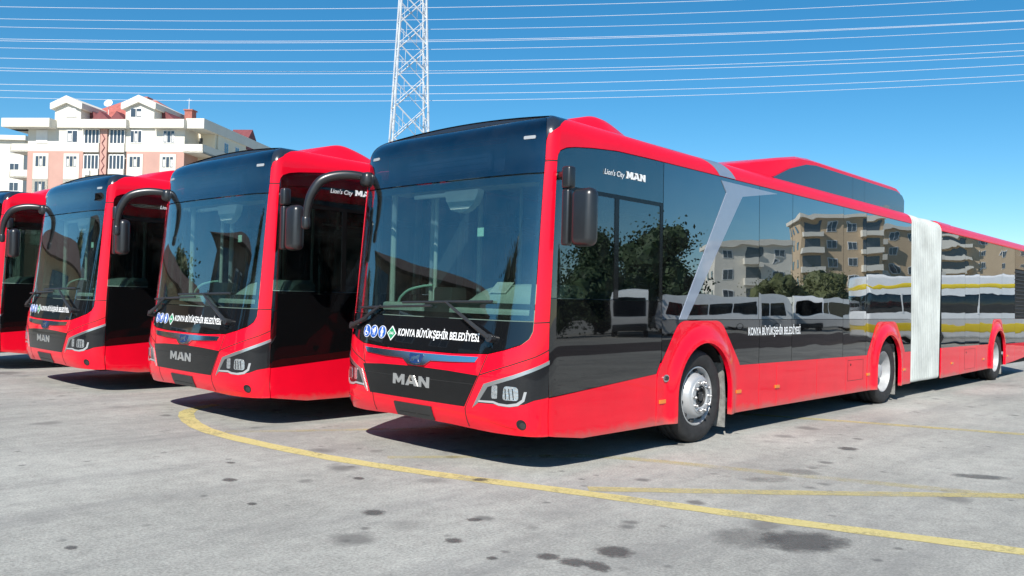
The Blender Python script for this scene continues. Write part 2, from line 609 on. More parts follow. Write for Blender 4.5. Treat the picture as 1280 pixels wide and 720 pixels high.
def make_wheel(name, parent, x, side, kind):
    """side -1 left, +1 right; lathe axis is Y, outer face towards side*Y"""
    s = side
    c = (x, s * 1.215, .478)
    bm = bmesh.new()
    tp = [(.300, -.012), (.312, .020), (.345, .036), (.40, .040), (.445, .030), (.466, .010), (.478, -.03), (.478, -.07), (.472, -.078), (.478, -.086),
          (.478, -.135), (.472, -.143), (.478, -.151), (.478, -.21), (.460, -.25), (.40, -.27), (.30, -.25)]
    lathe_y(bm, [(r, y * s) for r, y in tp], c, 56)
    if kind == 'rear':
        lathe_y(bm, [(r, (y - .31) * s) for r, y in tp], c, 56)
    t = mobj(name, bm, M['rubber'], parent, 40)
    def nuts(bm, rn, yn):
        for k in range(10):
            a = 2 * PI * k / 10
            cc = (c[0] + rn * math.cos(a), c[1], c[2] + rn * math.sin(a))
            lathe_y(bm, [(.019, yn * s), (.018, (yn + .018) * s), (.012, (yn + .032) * s), (0, (yn + .034) * s)], cc, 8, 1)
    bm = bmesh.new()
    if kind == 'front':
        pr = [(.302, -.02), (.304, .012), (.294, .016), (.286, .004), (.276, -.030), (.268, -.055), (.250, -.050), (.232, -.005), (.212, .038), (.196, .052),
              (.180, .056), (.172, .066), (.118, .068), (.110, .060), (.106, .01)]
        lathe_y(bm, [(r, y * s) for r, y in pr], c, 56)
        nuts(bm, .146, .068)
        rim = mobj('rim', bm, [M['rim'], M['chrome_satin']], t, 28)
        bm = bmesh.new()      # the bores in the disc
        for k in range(10):
            a = 2 * PI * k / 10 + .2
            cc = Vector((c[0] + .2515 * math.cos(a), c[1] - .030 * s, c[2] + .2515 * math.sin(a)))
            bmesh.ops.create_icosphere(bm, subdivisions=2, radius=.030, matrix=Matrix.Translation(cc))
        mobj('disc_bore', bm, M['hubdark'], rim)
        bm = bmesh.new()
        lathe_y(bm, [(.108, .03 * s), (.104, .055 * s), (.085, .06 * s), (.078, .035 * s), (.05, .03 * s), (.046, .062 * s), (0, .066 * s)], c, 32)
        for k in range(8):
            a = 2 * PI * k / 8
            cc = Vector((c[0] + .063 * math.cos(a), c[1] + .038 * s, c[2] + .063 * math.sin(a)))
            bmesh.ops.create_icosphere(bm, subdivisions=1, radius=.011, matrix=Matrix.Translation(cc))
        mobj('hub', bm, M['hubdark'], rim)
    else:
        pr = [(.302, -.02), (.304, .012), (.296, .016), (.288, .002), (.280, -.03), (.270, -.10), (.262, -.155), (.250, -.175), (.20, -.165), (.17, -.16),
              (.150, -.155), (.118, -.13), (.105, -.06), (.095, -.03), (.06, -.02), (0, -.018)]
        lathe_y(bm, [(r, y * s) for r, y in pr], c, 56)
        nuts(bm, .168, -.158)
        rim = mobj('rim', bm, [M['rimwhite'], M['chrome_satin']], t, 28)
    return t

def make_bus():
    bus = empty('articulated_bus')
    U = lambda x: ARC + x - .42
    pil = [(ux(x, z), z) for x, z in PIL]
    gc = [(ux(x, z), z) for x, z in GC]
    yin = uy(-1.17)
    UB0, UB1, UE = U(XB0), U(XB1), U(XEND)

    # ---- red front: apron, pillars and the frame round the windscreen
    low = [(-a, b) for a, b in pil[::-1]]
    scr = [(uy(-1.17), 2.58), (uy(-1.17), 1.25), (uy(-1.168), 1.165), (uy(-1.145), 1.105), (uy(-1.085), 1.055), (uy(-.95), 1.005), (uy(-.80), .965), (uy(-.45), .947), (0, .944)]
    scr = scr + [(-a, b) for a, b in scr[::-1][1:]]
    bot = [(-uy(-1.24), .313), (-uy(-.8), .318), (-uy(-.40), .336), (0, .338), (uy(-.40), .336), (uy(-.8), .318), (uy(-1.24), .313)]
    polyF = [(-pil[0][0], .313)] + bot + [(a, b) for a, b in pil] + [(yin, 2.58)] + scr[1:-1] + [(-yin, 2.58)] + low[:-1]
    body = panel('body', polyF, M['red'], bus, 0, .02)
    # fine joints in the apron
    j = 0.0045
    for s in (1, -1):
        pts = [(uy(-.60), .345), (uy(-.598), .50), (uy(-.735), .79), (uy(-.80), .962)]
        pj = [(a - j, b) for a, b in pts] + [(a + j, b) for a, b in pts[::-1]]
        panel('panel_joint', [(s * a, b) for a, b in pj], M['under'], body, .0015, .004)
        pts = [(uy(-.735), .79), (uy(-1.0), .885), (uy(-1.2), .965), (pil[2][0], 1.02)]
        panel('panel_joint', [(s * a, b) for a, b in [(a, b - j) for a, b in pts] + [(a, b + j) for a, b in pts[::-1]]], M['under'], body, .0015, .004)
        pts = [(yin, 1.238), (pil[3][0], 1.246)]
        panel('panel_joint', [(s * a, b) for a, b in [(a, b - j) for a, b in pts] + [(a, b + j) for a, b in pts[::-1]]], M['under'], body, .0015, .004)
        pts = [(yin, 2.572), (pil[6][0], 2.580)]
        panel('panel_joint', [(s * a, b) for a, b in [(a, b - j) for a, b in pts] + [(a, b + j) for a, b in pts[::-1]]], M['under'], body, .0015, .004)

    # ---- black panel under the windscreen, windscreen, destination sign, roof cap
    g = .006
    blk = [(p[0] * .996, p[1] + (.006 if p[1] < 1.2 else 0)) for p in scr[1:-1]]
    blk = [(yin - g, 1.245)] + blk[1:-1] + [(-yin + g, 1.245)]
    fp = panel('front_panel', blk, M['blackfront'], bus, -.003, .02)
    bmx = [(uy(-1.17) - g, 1.252), (uy(-1.17) - g, 2.466), (-uy(-1.17) + g, 2.466), (-uy(-1.17) + g, 1.252)]
    ws = panel('windscreen', bmx, M['screen'], bus, -.004, .006)
    # black printed edge round the glass, on its inside
    e0, e1 = uy(-1.163), uy(-1.125)
    fr = [[(e1, 1.252), (e0, 1.252), (e0, 2.46), (e1, 2.46)], [(-e0, 1.252), (-e1, 1.252), (-e1, 2.46), (-e0, 2.46)],
          [(-e1, 1.252), (e1, 1.252), (e1, 1.298), (-e1, 1.298)], [(-e1, 2.40), (e1, 2.40), (e1, 2.46), (-e1, 2.46)]]
    panel('glass_border', fr, M['blackfront'], ws, -.014, .003)
    sg = rnd([(uy(-1.166), 2.478), (uy(-1.166), 2.745), (uy(-1.13), 2.985), (-uy(-1.13), 2.985), (-uy(-1.166), 2.745), (-uy(-1.166), 2.478)], [.02, .1, .12, .12, .1, .02])
    dp = panel('destination_sign', sg, M['sign'], bus, -.003, .006)
    panel('sign_surround', [[(uy(-.74), 2.48), (uy(-1.16), 2.48), (uy(-1.16), 2.74), (uy(-1.12), 2.97), (uy(-.74), 2.97)],
                            [(-uy(-1.02), 2.48), (-uy(-1.16), 2.48), (-uy(-1.16), 2.74), (-uy(-1.12), 2.97), (-uy(-1.02), 2.97)],
                            [(-uy(-1.02), 2.80), (uy(-.74), 2.80), (uy(-.74), 2.97), (-uy(-1.02), 2.97)],
                            [(-uy(-1.02), 2.48), (uy(-.74), 2.48), (uy(-.74), 2.52), (-uy(-1.02), 2.52)]], M['blackfront'], dp, -.016, .004)
    bm = bmesh.new()
    box(bm, (.42, -.73, 2.52), (.46, 1.0, 2.80), .01)
    box(bm, (.36, -.50, 2.56), (.40, .62, 2.74), .01)
    for k in range(3):
        box(bm, (.352, -.48, 2.58 + .05 * k), (.362, .60, 2.605 + .05 * k))
    mobj('display_board', bm, M['display'], dp)
    capp = [(uy(-1.166), 2.752), (uy(-1.19), 2.80), (U(.40), 2.87), (U(.50), 2.95), (U(.70), VT)]
    capp = capp + [(-a, b) for a, b in capp[::-1]]
    inner = rnd([(-uy(-1.166) - .004, 2.745), (-uy(-1.13) - .005, 2.991), (uy(-1.13) + .005, 2.991), (uy(-1.166) + .004, 2.745)], [0, .12, .12, 0])
    cap = panel('roof_cap', capp + inner, M['cap'], bus, 0, .02)
    for s in (1, -1):
        panel('marker_lamp', [(s * a, b) for a, b in rnd([(uy(-.93), 2.765), (uy(-1.05), 2.765), (uy(-1.05), 2.79), (uy(-.93), 2.79)], .01)], M['drl'], bus, .002, .008)

    # ---- roof rails (red shoulders) and roof skin
    for b0, b1 in ((None, UB0), (UB1, UE)):
        if b0 is None:
            poly = gc + [(b1, ZG), (b1, VT), (U(.70), VT), (U(.50), 2.95), (U(.40), 2.87), (uy(-1.19), 2.80), (uy(-1.17), 2.745), (yin, 2.585)]
        else:
            poly = [(b0, ZG), (b1, ZG), (b1, VT), (b0, VT)]
        both('roof_rail', poly, M['red_roof'], bus, th=.02)
    def roof(name, us_, mat):
        bm = bmesh.new()
        rows = []
        for u in us_:
            a, b = S0(u, VT)[0], S0(-u, VT)[0]
            row = []
            for k in range(13):
                t = k / 12
                p = a.lerp(b, t)
                p.z += .05 * (1 - (2 * t - 1) ** 2) * min(1, abs(a.y)) ** 2
                row.append(bm.verts.new(p))
            rows.append(row)
        for A_, B_ in zip(rows, rows[1:]):
            for k in range(12):
                bm.faces.new((A_[k], A_[k + 1], B_[k + 1], B_[k]))
        return mobj(name, bm, mat, bus)
    roof('roof_cap', [.02 + .045 * k for k in range(int((U(1.45)) / .045))] + [U(1.45)], M['cap'])
    roof('roof', [U(1.45), U(3), U(5), U(7), UB0], M['red_roof'])
    roof('roof', [UB1, U(12), U(14), U(16), UE], M['red_roof'])

    # ---- side skins
    zs = .248
    def zlow(x):      # black/red line
        return float(np.interp(x, [.33, 1.915, 3.56, 7.33, 8.914, 9.2, 10.77, 13.94, 15.16, 17.9], [.627, .748, .765, .752, .750, .75, .765, .758, .735, .73]))
    def zsk(x):
        return float(np.interp(x, [.34, .786, 9.2, 10.77, 14, 15, 16.0, 16.77, 17.9], [.313, .256, .245, .245, .275, .300, .345, .39, .46]))
    arches = [(1.915, 3.56, 2.765, .535, 1.254), (7.33, 8.914, 8.13, .50, 1.228), (13.94, 15.16, 14.535, .50, 1.262)]
    # lower red panels, split where the photo shows joints
    segs = [(.335, 1.915, []), (3.56, 7.33, [4.02, 4.46, 5.6, 6.55]), (8.914, XB0, []), (XB1, 13.94, [11.9, 13.0]), (15.16, XEND, [16.03])]
    gj = .004
    for a, b, cuts in segs:
        xs = [a] + cuts + [b]
        for p, q in zip(xs, xs[1:]):
            lo_x, hi_x = p + (gj if p != .335 else 0), q - gj
            nodes = [lo_x] + [x for x in (.786, 14, 15, 16, 16.77) if lo_x < x < hi_x] + [hi_x]
            if p == .335:
                poly = [(ux(.345, .313) + .008, .313)] + [(U(x), zsk(x)) for x in nodes[1:]] + [(U(hi_x), zlow(hi_x)), (pil[1][0] + .008, .625)]
            else:
                poly = [(U(x), zsk(x)) for x in nodes] + [(U(hi_x), zlow(hi_x)), (U(lo_x), zlow(lo_x))]
            both('lower_panel', poly, M['red'], bus, th=.02)
    # wheel arch flares
    for xa, xb, xc, rr, zt in arches:
        k = .33 / .82
        out = rnd([(U(xa), zsk(xa)), (U(xa), zlow(xa)), (U(xa + .38 * (xb - xa) / 1.6), zt), (U(xb - .42 * (xb - xa) / 1.6), zt), (U(xb), zlow(xb)), (U(xb), zsk(xb))],
                  [0, .08, .12, .12, .08, 0], 6)
        zc = 1.028 - rr
        inn = [(U(xc + rr), zsk(xb))] + [(U(xc + rr * math.cos(t)), zc + rr * math.sin(t)) for t in [PI * q / 24 for q in range(25)]] + [(U(xc - rr), zsk(xa))]
        def bulge(u, v, xc=xc, rr=rr, zc=zc):
            d = math.hypot(u - U(xc), max(0, v - zc)) - rr
            t = max(0, min(1, (d - .02) / .17))
            return .004 + .046 * (1 - t * t * (3 - 2 * t))
        ug = [U(xa) + .04 * q for q in range(int((xb - xa) / .04) + 1)]
        vg = [.2 + .04 * q for q in range(30)]
        both('wheel_arch', out + inn, M['red'], bus, off=bulge, th=.05, us=ug, vs=vg)
    def arch_line(xa, xb, zt):
        return [(xa + .0, zlow(xa)), (xa + .05, zlow(xa) + .02), (xa + .38 * (xb - xa) / 1.6 + .06, zt - .06), (xb - .42 * (xb - xa) / 1.6 - .06, zt - .06), (xb - .05, zlow(xb) + .02), (xb, zlow(xb))]
    # black lower belt and panes
    zb = 1.262
    belt_spans = [(.0, 1.985), (1.992, 4.0), (4.008, 4.85), (4.858, 6.43), (6.438, 7.27), (7.278, XB0), (XB1, 12.2), (12.208, 13.2), (13.208, 16.03), (16.038, XEND)]
    for a, b in belt_spans:
        if a == 0:
            poly = [(pil[1][0] + .008, .633), (U(1.905), zlow(1.915)), (U(1.985), .89), (U(1.985), 1.44), (pil[4][0] - .002, 1.44), (pil[3][0] + .006, 1.246), (pil[2][0] + .006, 1.0)]
        else:
            pts = [(a, zlow(a))]
            for xa, xb, xc, rr, zt in arches:
                seg = arch_line(xa, xb, zt)
                def zat(x):
                    return float(np.interp(x, [s[0] for s in seg], [s[1] for s in seg]))
                if a < xb and b > xa:
                    if a > xa: pts[0] = (a, min(zat(a), zb - .004))
                    for s in seg:
                        if a < s[0] < b: pts.append((s[0], min(s[1], zb - .004)))
                    if b < xb: pts.append((b, min(zat(b), zb - .004)))
            if pts[-1][0] < b: pts.append((b, zlow(b)))
            poly = [(U(x), z) for x, z in pts] + [(U(b), zb), (U(a), zb)]
        both('belt_panel', poly, M['black'], bus, off=-.002, th=.02)
    # panes
    drv = [(pil[4][0] - .003, 1.447)] + pil[4:] + [(a, b) for a, b in gc[1:-1]] + [(U(1.985), ZG - .006), (U(1.985), 1.447)]
    drv = [(a + .006, b - (.006 if b > 2.6 else 0)) for a, b in drv[:-2]] + drv[-2:]
    for mirr in (False, True):
        pane = panel('side_window', drv, M['driver'], bus, -.003, .006, mirror=mirr)
        if mirr:
            bands = [[(U(.45), 1.45), (U(.52), 1.45), (U(.52), 2.6), (U(.45), 2.6)], [(U(1.1), 1.45), (U(1.18), 1.45), (U(1.18), 2.6), (U(1.1), 2.6)],
                     [(U(1.8), 1.45), (U(1.98), 1.45), (U(1.98), 2.7), (U(1.8), 2.7)]]
        else:
            bands = [[(U(.50), 2.375), (U(1.98), 2.375), (U(1.98), 2.74), (U(.9), 2.735), (U(.50), 2.66)],
                     [(U(1.205), 1.45), (U(1.26), 1.45), (U(1.26), 2.375), (U(1.205), 2.375)],
                     [(U(1.90), 1.45), (U(1.98), 1.45), (U(1.98), 2.375), (U(1.90), 2.375)]]
        if not mirr:
            tr_ = [[(U(.47), 2.352), (U(1.98), 2.352), (U(1.98), 2.388), (U(.47), 2.388)], [(U(1.20), 1.45), (U(1.262), 1.45), (U(1.262), 2.352), (U(1.20), 2.352)],
                   [(U(1.935), 1.45), (U(1.98), 1.45), (U(1.98), 2.352), (U(1.935), 2.352)]]
            panel('window_trim', tr_, M['grille'], pane, .002, .004)
        panel('window_band', bands, M['blackfront'], pane, -.012, .004, mirror=mirr)
    pane_spans = [(1.993, 3.98), (3.988, 4.85), (4.858, 6.43), (6.438, 7.27), (7.278, XB0), (XB1, 12.2), (12.208, 13.2), (13.208, 14.9), (14.908, 16.02)]
    for a, b in pane_spans:
        both('side_window', [(U(a), zb + .006), (U(b), zb + .006), (U(b), ZG - .006), (U(a), ZG - .006)], M['glass'], bus, off=-.003, th=.006)
    both('belt_panel', [(U(16.03), 2.36), (U(XEND), 2.36), (U(XEND), ZG - .006), (U(16.03), ZG - .006)], M['black'], bus, off=-.002, th=.02)
    # posts behind the panes
    bm = bmesh.new()
    for s in (-1, 1):
        for x in (1.98, 3.98, 4.85, 6.43, 7.27, 9.14, 10.83, 12.2, 13.2, 14.9, 16.03):
            box(bm, (x - .035, s * 1.20 - .02, 1.2), (x + .035, s * 1.20 + .02, 2.79))
        box(bm, (2, s * 1.20 - .02, 2.66), (9.2, s * 1.20 + .02, 2.79))
        box(bm, (10.78, s * 1.20 - .02, 2.66), (17.8, s * 1.20 + .02, 2.79))
    mobj('window_posts', bm, M['under'], bus)
    # engine louvres
    for s in (-1, 1):
        bm = bmesh.new()
        box(bm, (16.04, s * 1.215 - .015, 1.27), (17.85, s * 1.215 + .015, 2.35))
        for k in range(13):
            z = 1.30 + k * .08
            prism(bm, [(s * 1.228, z), (s * 1.272, z + .012), (s * 1.272, z + .03), (s * 1.228, z + .052)], 0, 16.06, 17.85)
        mobj('engine_grille', bm, M['louvre'], bus, 20)
    # tail
    bm = bmesh.new()
    box(bm, (17.86, -1.25, .45), (18.02, 1.25, 2.93), .06, 3)
    mobj('rear_panel', bm, M['red_roof'], bus)

    # ---- silver stripe on glass and roof rail (both sides)
    st = [(U(3.10), 2.742), (U(3.212), 2.622), (U(2.294), 1.267), (U(2.435), 1.267), (U(3.569), 2.617), (U(4.432), 2.742)]
    both('silver_stripe', st, M['silver'], bus, off=.002, th=.006)
    both('silver_stripe', [(U(3.06), ZG + .004), (U(3.41), ZG + .004), (U(3.30), 2.88), (U(3.16), 2.99), (U(2.80), 2.99), (U(2.95), 2.88)], M['silver'], bus, off=.003, th=.004)

    # ---- bellows
    bm = bmesh.new()
    def ring(x, o):
        y0, z0, z1 = 1.262 + o, .238, 2.955 + o
        pl = rnd([(-y0, z0), (y0, z0), (y0, z1), (-y0, z1)], [.07, .07, .2, .2], 5)
        return [bm.verts.new((x, p[0], p[1])) for p in pl]
    NP = 17
    rings = []
    for k in range(NP * 6 + 1):
        x = XB0 + .006 + (XB1 - XB0 - .012) * k / (NP * 6)
        rings.append(ring(x, -.060 * (1 - abs(math.sin(PI * k / 6)) ** .8) + .004 * math.sin(k * .11)))
    for A_, B_ in zip(rings, rings[1:]):
        n = len(A_)
        for q in range(n):
            bm.faces.new((A_[q], A_[(q + 1) % n], B_[(q + 1) % n], B_[q]))
    mobj('bellows', bm, M['bellows'], bus, 60)
    bm = bmesh.new()
    for x in (XB0 - .05, XB1 + .03):
        for s in (-1, 1):
            box(bm, (x, s * 1.17 - .05, .3), (x + .02, s * 1.17 + .05, 2.9))
    mobj('bellows_frame', bm, M['under'], bus)

    # ---- roof pods
    def pod(name, rows, mat, extra=()):
        """rows of (x, half width at foot, half width at top, top z): a faired box"""
        bm = bmesh.new()
        rr_ = []
        if rows[-1][0] - rows[0][0] < 3:      # short fairings are softly rounded front to back
            xs = np.linspace(rows[0][0], rows[-1][0], 45)
            A_ = np.array(rows)
            ker = np.exp(-.5 * (np.arange(-8, 9) / 3.2) ** 2); ker /= ker.sum()
            sm = [np.convolve(np.pad(np.interp(xs, A_[:, 0], A_[:, c]), 8, 'edge'), ker, 'valid') for c in (1, 2, 3)]
            rows = [tuple(float(q) for q in r) for r in zip(xs, *sm)]
        for x, w0, w1, zt in rows:
            zb_ = 2.93
            h = zt - zb_
            pl = [(-w0, zb_), (-(w0 * .25 + w1 * .75), zb_ + h * .72), (-w1, zb_ + h * .90), (-w1 * .93, zt), (0, zt + .015), (w1 * .93, zt), (w1, zb_ + h * .90), (w0 * .25 + w1 * .75, zb_ + h * .72), (w0, zb_)]
            rr_.append([bm.verts.new((x, a, b)) for a, b in pl])
        for A_, B_ in zip(rr_, rr_[1:]):
            for k in range(len(A_) - 1):
                bm.faces.new((A_[k], B_[k], B_[k + 1], A_[k + 1]))
        bm.faces.new(rr_[0]); bm.faces.new(rr_[-1][::-1])
        return mobj(name, bm, mat, bus, 32)
    pod('roof_fairing', [(.96, .86, .60, 2.985), (1.10, .96, .72, 3.06), (1.28, 1.02, .80, 3.155), (1.46, 1.03, .84, 3.215), (1.72, 1.02, .84, 3.155), (2.05, 1.0, .8, 3.05), (2.25, .98, .78, 2.985)], M['red_roof'])
    p2 = pod('roof_pod', [(3.55, 1.0, .85, 3.0), (4.2, 1.08, 1.0, 3.12), (4.9, 1.12, 1.08, 3.26), (5.35, 1.13, 1.10, 3.335), (5.7, 1.135, 1.11, 3.355), (8.85, 1.135, 1.11, 3.355), (9.1, 1.13, 1.09, 3.31), (9.17, 1.12, 1.06, 3.20)], M['red_roof'])
    for s in (-1, 1):
        for a, b in ((4.55, 7.0), (7.006, 7.45), (7.456, 9.15)):
            top = lambda x: float(np.interp(x, [4.55, 5.0, 5.45, 5.75, 8.8, 9.05, 9.15], [2.97, 3.13, 3.235, 3.262, 3.262, 3.22, 3.15]))
            xs = [a] + [x for x in (5.0, 5.45, 5.75, 8.8, 9.05) if a < x < b] + [b]
            bm = bmesh.new()
            prism(bm, [(x, top(x)) for x in xs] + [(b, 2.95), (a, 2.95)], 1, s * 1.10, s * 1.139)
            mobj('pod_window', bm, M['podglass'], p2, 0)
    pod('roof_fairing', [(11.2, .98, .85, 2.99), (11.5, 1.03, .9, 3.06), (12.6, 1.03, .9, 3.06), (12.9, 1.0, .85, 2.99)], M['red_roof'])

    # ---- front furniture
    gl = [(uy(.915), .775), (uy(.715), .515), (uy(-.592), .515), (uy(-.725), .785), (uy(-.4), .800), (uy(0), .806), (uy(.5), .795)]
    gr = panel('grille', gl, M['grille'], bus, .003, .012)
    panel('grille_bar', [[(uy(.86), .705), (uy(.855), .700), (uy(-.68), .706), (uy(-.683), .711)]], M['under'], gr, .0045, .004)
    block_letters('lettering', uy(.315), uy(-.185), .628, .722, M['chrome'], bus, .010)
    # chrome wing and badge
    wing = [(uy(.87), .936), (uy(.80), .888), (uy(.45), .870), (uy(.19), .868), (uy(.11), .822), (uy(.0), .812), (uy(-.11), .822), (uy(-.19), .868), (uy(-.45), .878), (uy(-.69), .892), (uy(-.72), .938), (uy(-.4), .930), (0, .928), (uy(.4), .930)]
    panel('chrome_trim', wing, M['chrome'], bus, lambda u, v: .006 + .12 * (.945 - v), .03, fine=(60, 8))
    bdg = panel('badge', rnd([(uy(.095), .918), (uy(.070), .838), (uy(.0), .828), (uy(-.070), .838), (uy(-.095), .918)], .02), M['navy'], bus, lambda u, v: .012 + .12 * (.945 - v), .02, fine=(12, 6))
    lion = [(-.062, .848), (-.050, .885), (-.030, .893), (.0, .893), (.022, .905), (.045, .912), (.055, .900), (.043, .890), (.040, .872), (.050, .850), (.036, .850), (.028, .870), (.005, .872), (-.012, .866), (-.020, .850), (-.034, .850), (-.030, .866), (-.045, .868), (-.050, .848)]
    panel('badge_figure', lion, M['chrome_satin'], bdg, lambda u, v: .015 + .12 * (.945 - v), .004)
    # number plate carrier
    pl = panel('plate_holder', rnd([(uy(.305), .345), (uy(-.205), .345), (uy(-.205), .470), (uy(.305), .470)], .008), M['plastic'], bus, .008, .02)
    panel('plate_rib', [[(uy(.25), .385), (uy(.02), .385), (uy(.02), .39), (uy(.25), .39)], [(uy(-.0), .385), (uy(-.16), .385), (uy(-.16), .39), (uy(-.0), .39)]], M['under'], pl, .010, .004)
    # headlights
    for s in (1, -1):
        q = lambda pts: [(s * a, b) for a, b in pts]
        edge = pil[1][0] - .004
        lampo = [(uy(-.715), .560), (uy(-.815), .712), (uy(-1.05), .795), (edge, .905), (edge, .635), (uy(-1.20), .612), (uy(-1.135), .580), (uy(-1.0), .556), (uy(-.87), .565)]
        hl = panel('headlight', q(lampo), M['lensdark'], bus, .003, .012)
        trim = [(uy(-.680), .515), (uy(-.785), .722), (uy(-1.05), .815), (edge, .935), (edge, .905), (uy(-1.05), .782), (uy(-.825), .700), (uy(-.735), .560)]
        panel('headlight_trim', q(trim), M['chrome_satin'], hl, .006, .012)
        panel('light_guide', q([(uy(-.735), .568), (uy(-.88), .572), (uy(-.93), .556), (uy(-1.02), .552), (uy(-1.09), .566), (uy(-1.135), .605), (uy(-1.150), .680), (uy(-1.130), .68), (uy(-1.116), .618), (uy(-1.075), .586), (uy(-1.0), .572), (uy(-.93), .576), (uy(-.88), .590), (uy(-.745), .584)]), M['drl'], hl, .007, .008)
        panel('lamp_reflector', q(rnd([(uy(-.96), .605), (uy(-1.09), .605), (uy(-1.085), .715), (uy(-.97), .72)], .03)), M['lens'], hl, .007, .01)
        panel('lamp_reflector', q(rnd([(uy(-.862), .61), (uy(-.915), .61), (uy(-.915), .722), (uy(-.865), .715)], .015)), M['lens'], hl, .007, .01)
        for k in range(3):
            panel('lamp_divider', q([(uy(-.985 - .032 * k), .612), (uy(-.992 - .032 * k), .612), (uy(-.985 - .03 * k), .70), (uy(-.978 - .03 * k), .70)]), M['lensdark'], hl, .009, .003)
        # fog lamp in a scooped hollow
        fog = [(uy(-1.105) + .042 * math.cos(t), .412 + .042 * math.sin(t)) for t in [2 * PI * k / 20 for k in range(20)]]
        fg = panel('fog_lamp', q(fog), M['lensdark'], bus, .003, .01)
        panel('fog_lens', q([(uy(-1.115) + .026 * math.cos(t), .405 + .026 * math.sin(t)) for t in [2 * PI * k / 16 for k in range(16)]]), M['hubdark'], fg, .006, .008)
        sc_ = [(uy(-.83), .418), (uy(-.98), .385), (uy(-1.065), .375), (uy(-1.075), .45), (uy(-.95), .435)]
        panel('fog_scoop', q(sc_), M['red_roof'], bus, lambda u, v: .003 - .0 * u, .01)
    # service hatches in the skirt
    for xa, xb, za, zb_ in ((6.62, 7.18, .42, .70), (12.2, 12.9, .33, .70)):
        f = lambda a, b, c, d: [(U(a), c), (U(b), c), (U(b), d), (U(a), d)]
        both('hatch_joint', [f(xa, xb, za, za + .004), f(xa, xb, zb_, zb_ + .004), f(xa, xa + .004, za + .004, zb_), f(xb - .004, xb, za + .004, zb_)], M['under'], bus, off=.0015, th=.004)
        both('hatch_lock', [(U(xa + .1) + .016 * math.cos(t), zb_ - .06 + .016 * math.sin(t)) for t in [2 * PI * k / 12 for k in range(12)]], M['under'], bus, off=.003, th=.006)
    # signs on the front panel
    lettering('lettering', 'KONYA BÜYÜKŞEHİR BELEDİYESİ', uy(.305), uy(-.705), 1.062, 1.128, M['white'], bus, .004, .018)
    def disc(cy, cz, r, mat, nm='sticker', par=None, off=.003, ry=1.):
        return panel(nm, [(uy(cy) + ry * r * math.cos(t), cz + r * math.sin(t)) for t in [2 * PI * k / 24 for k in range(24)]], mat, par or bus, off, .003)
    for i, cy in enumerate((.886, .722, .570)):
        b_ = disc(cy, 1.083, .060, M['white'])
        disc(cy, 1.083, .055, M['blue'], 'sticker_face', b_, .0045)
        u0 = uy(cy)
        W_ = lambda pts: [(u0 + a, 1.083 + b) for a, b in pts]
        if i == 0:
            shapes = [W_([(-.012 + .009 * math.cos(t), .034 + .009 * math.sin(t)) for t in [2 * PI * k / 10 for k in range(10)]]),
                      W_([(-.018, .022), (-.006, .022), (-.004, -.004), (.018, -.004), (.026, -.03), (.018, -.03), (.012, -.012), (-.014, -.012)]),
                      W_([(-.03, .006), (-.022, .002), (-.028, -.02), (-.012, -.036), (.006, -.03), (.008, -.036), (-.012, -.045), (-.037, -.024)])]
        elif i == 1:
            shapes = [W_([(-.034, .03), (-.02, .022), (.03, .022), (.022, -.012), (-.012, -.012), (-.024, .018)]), W_([(-.012, -.02), (-.003, -.02), (-.003, -.03), (-.012, -.03)]),
                      W_([(.012, -.02), (.021, -.02), (.021, -.03), (.012, -.03)]), W_([(.0, .024), (.03, .024), (.022, .04), (.008, .042)])]
        else:
            shapes = [W_([(.010 * math.cos(t), .036 + .010 * math.sin(t)) for t in [2 * PI * k / 10 for k in range(10)]]),
                      W_([(-.014, .022), (.014, .022), (.022, -.006), (.016, -.008), (.010, .006), (.012, -.044), (.002, -.044), (0, -.016), (-.002, -.044), (-.012, -.044), (-.010, .006), (-.016, -.008), (-.022, -.006)])]
        panel('pictogram', shapes, M['white'], b_, .006, .002)
    b_ = panel('sticker', [(uy(.411) - .068, 1.080), (uy(.411), 1.012), (uy(.411) + .068, 1.080), (uy(.411), 1.148)], M['white'], bus, .003, .003)
    panel('sticker_face', [(uy(.411) - .056, 1.080), (uy(.411), 1.024), (uy(.411) + .056, 1.080), (uy(.411), 1.136)], M['green'], b_, .0045, .003)
    lettering('sticker_lettering', 'CNG', uy(.411) - .032, uy(.411) + .032, 1.068, 1.092, M['white'], b_, .007, .02)
    # side writing
    lettering('lettering', 'KONYA BÜYÜKŞEHİR BELEDİYESİ', U(3.73), U(5.08), 1.088, 1.176, M['white'], bus, .004, .018)
    lettering('lettering', "Lion's City", U(1.03), U(1.325), 2.552, 2.600, M['white'], bus, .004, .006, .2)
    block_letters('lettering', U(1.37), U(1.67), 2.553, 2.617, M['white'], bus, .004)
    # side reflectors and repeater
    for s in (False, True):
        for x in (2.01, 3.53, 4.47, 7.37, 8.9, 11.42, 13.5, 15.4):
            panel('side_reflector', rnd([(U(x) - .055, .460), (U(x) + .055, .460), (U(x) + .055, .497), (U(x) - .055, .497)], .006), M['orange'], bus, .012, .02, mirror=s, fine=(1, 1))
        rp = panel('side_repeater', [(U(2.06) + .052 * math.cos(t), .70 + .036 * math.sin(t)) for t in [2 * PI * k / 20 for k in range(20)]], M['chrome_satin'], bus, .014, .02, mirror=s)
        panel('repeater_lens', [(U(2.065) + .036 * math.cos(t), .70 + .022 * math.sin(t)) for t in [2 * PI * k / 16 for k in range(16)]], M['lensdark'], rp, .019, .01, mirror=s)
    # wipers
    def fpt(y, z, off):
        return SN(uy(y), z, off)[0]
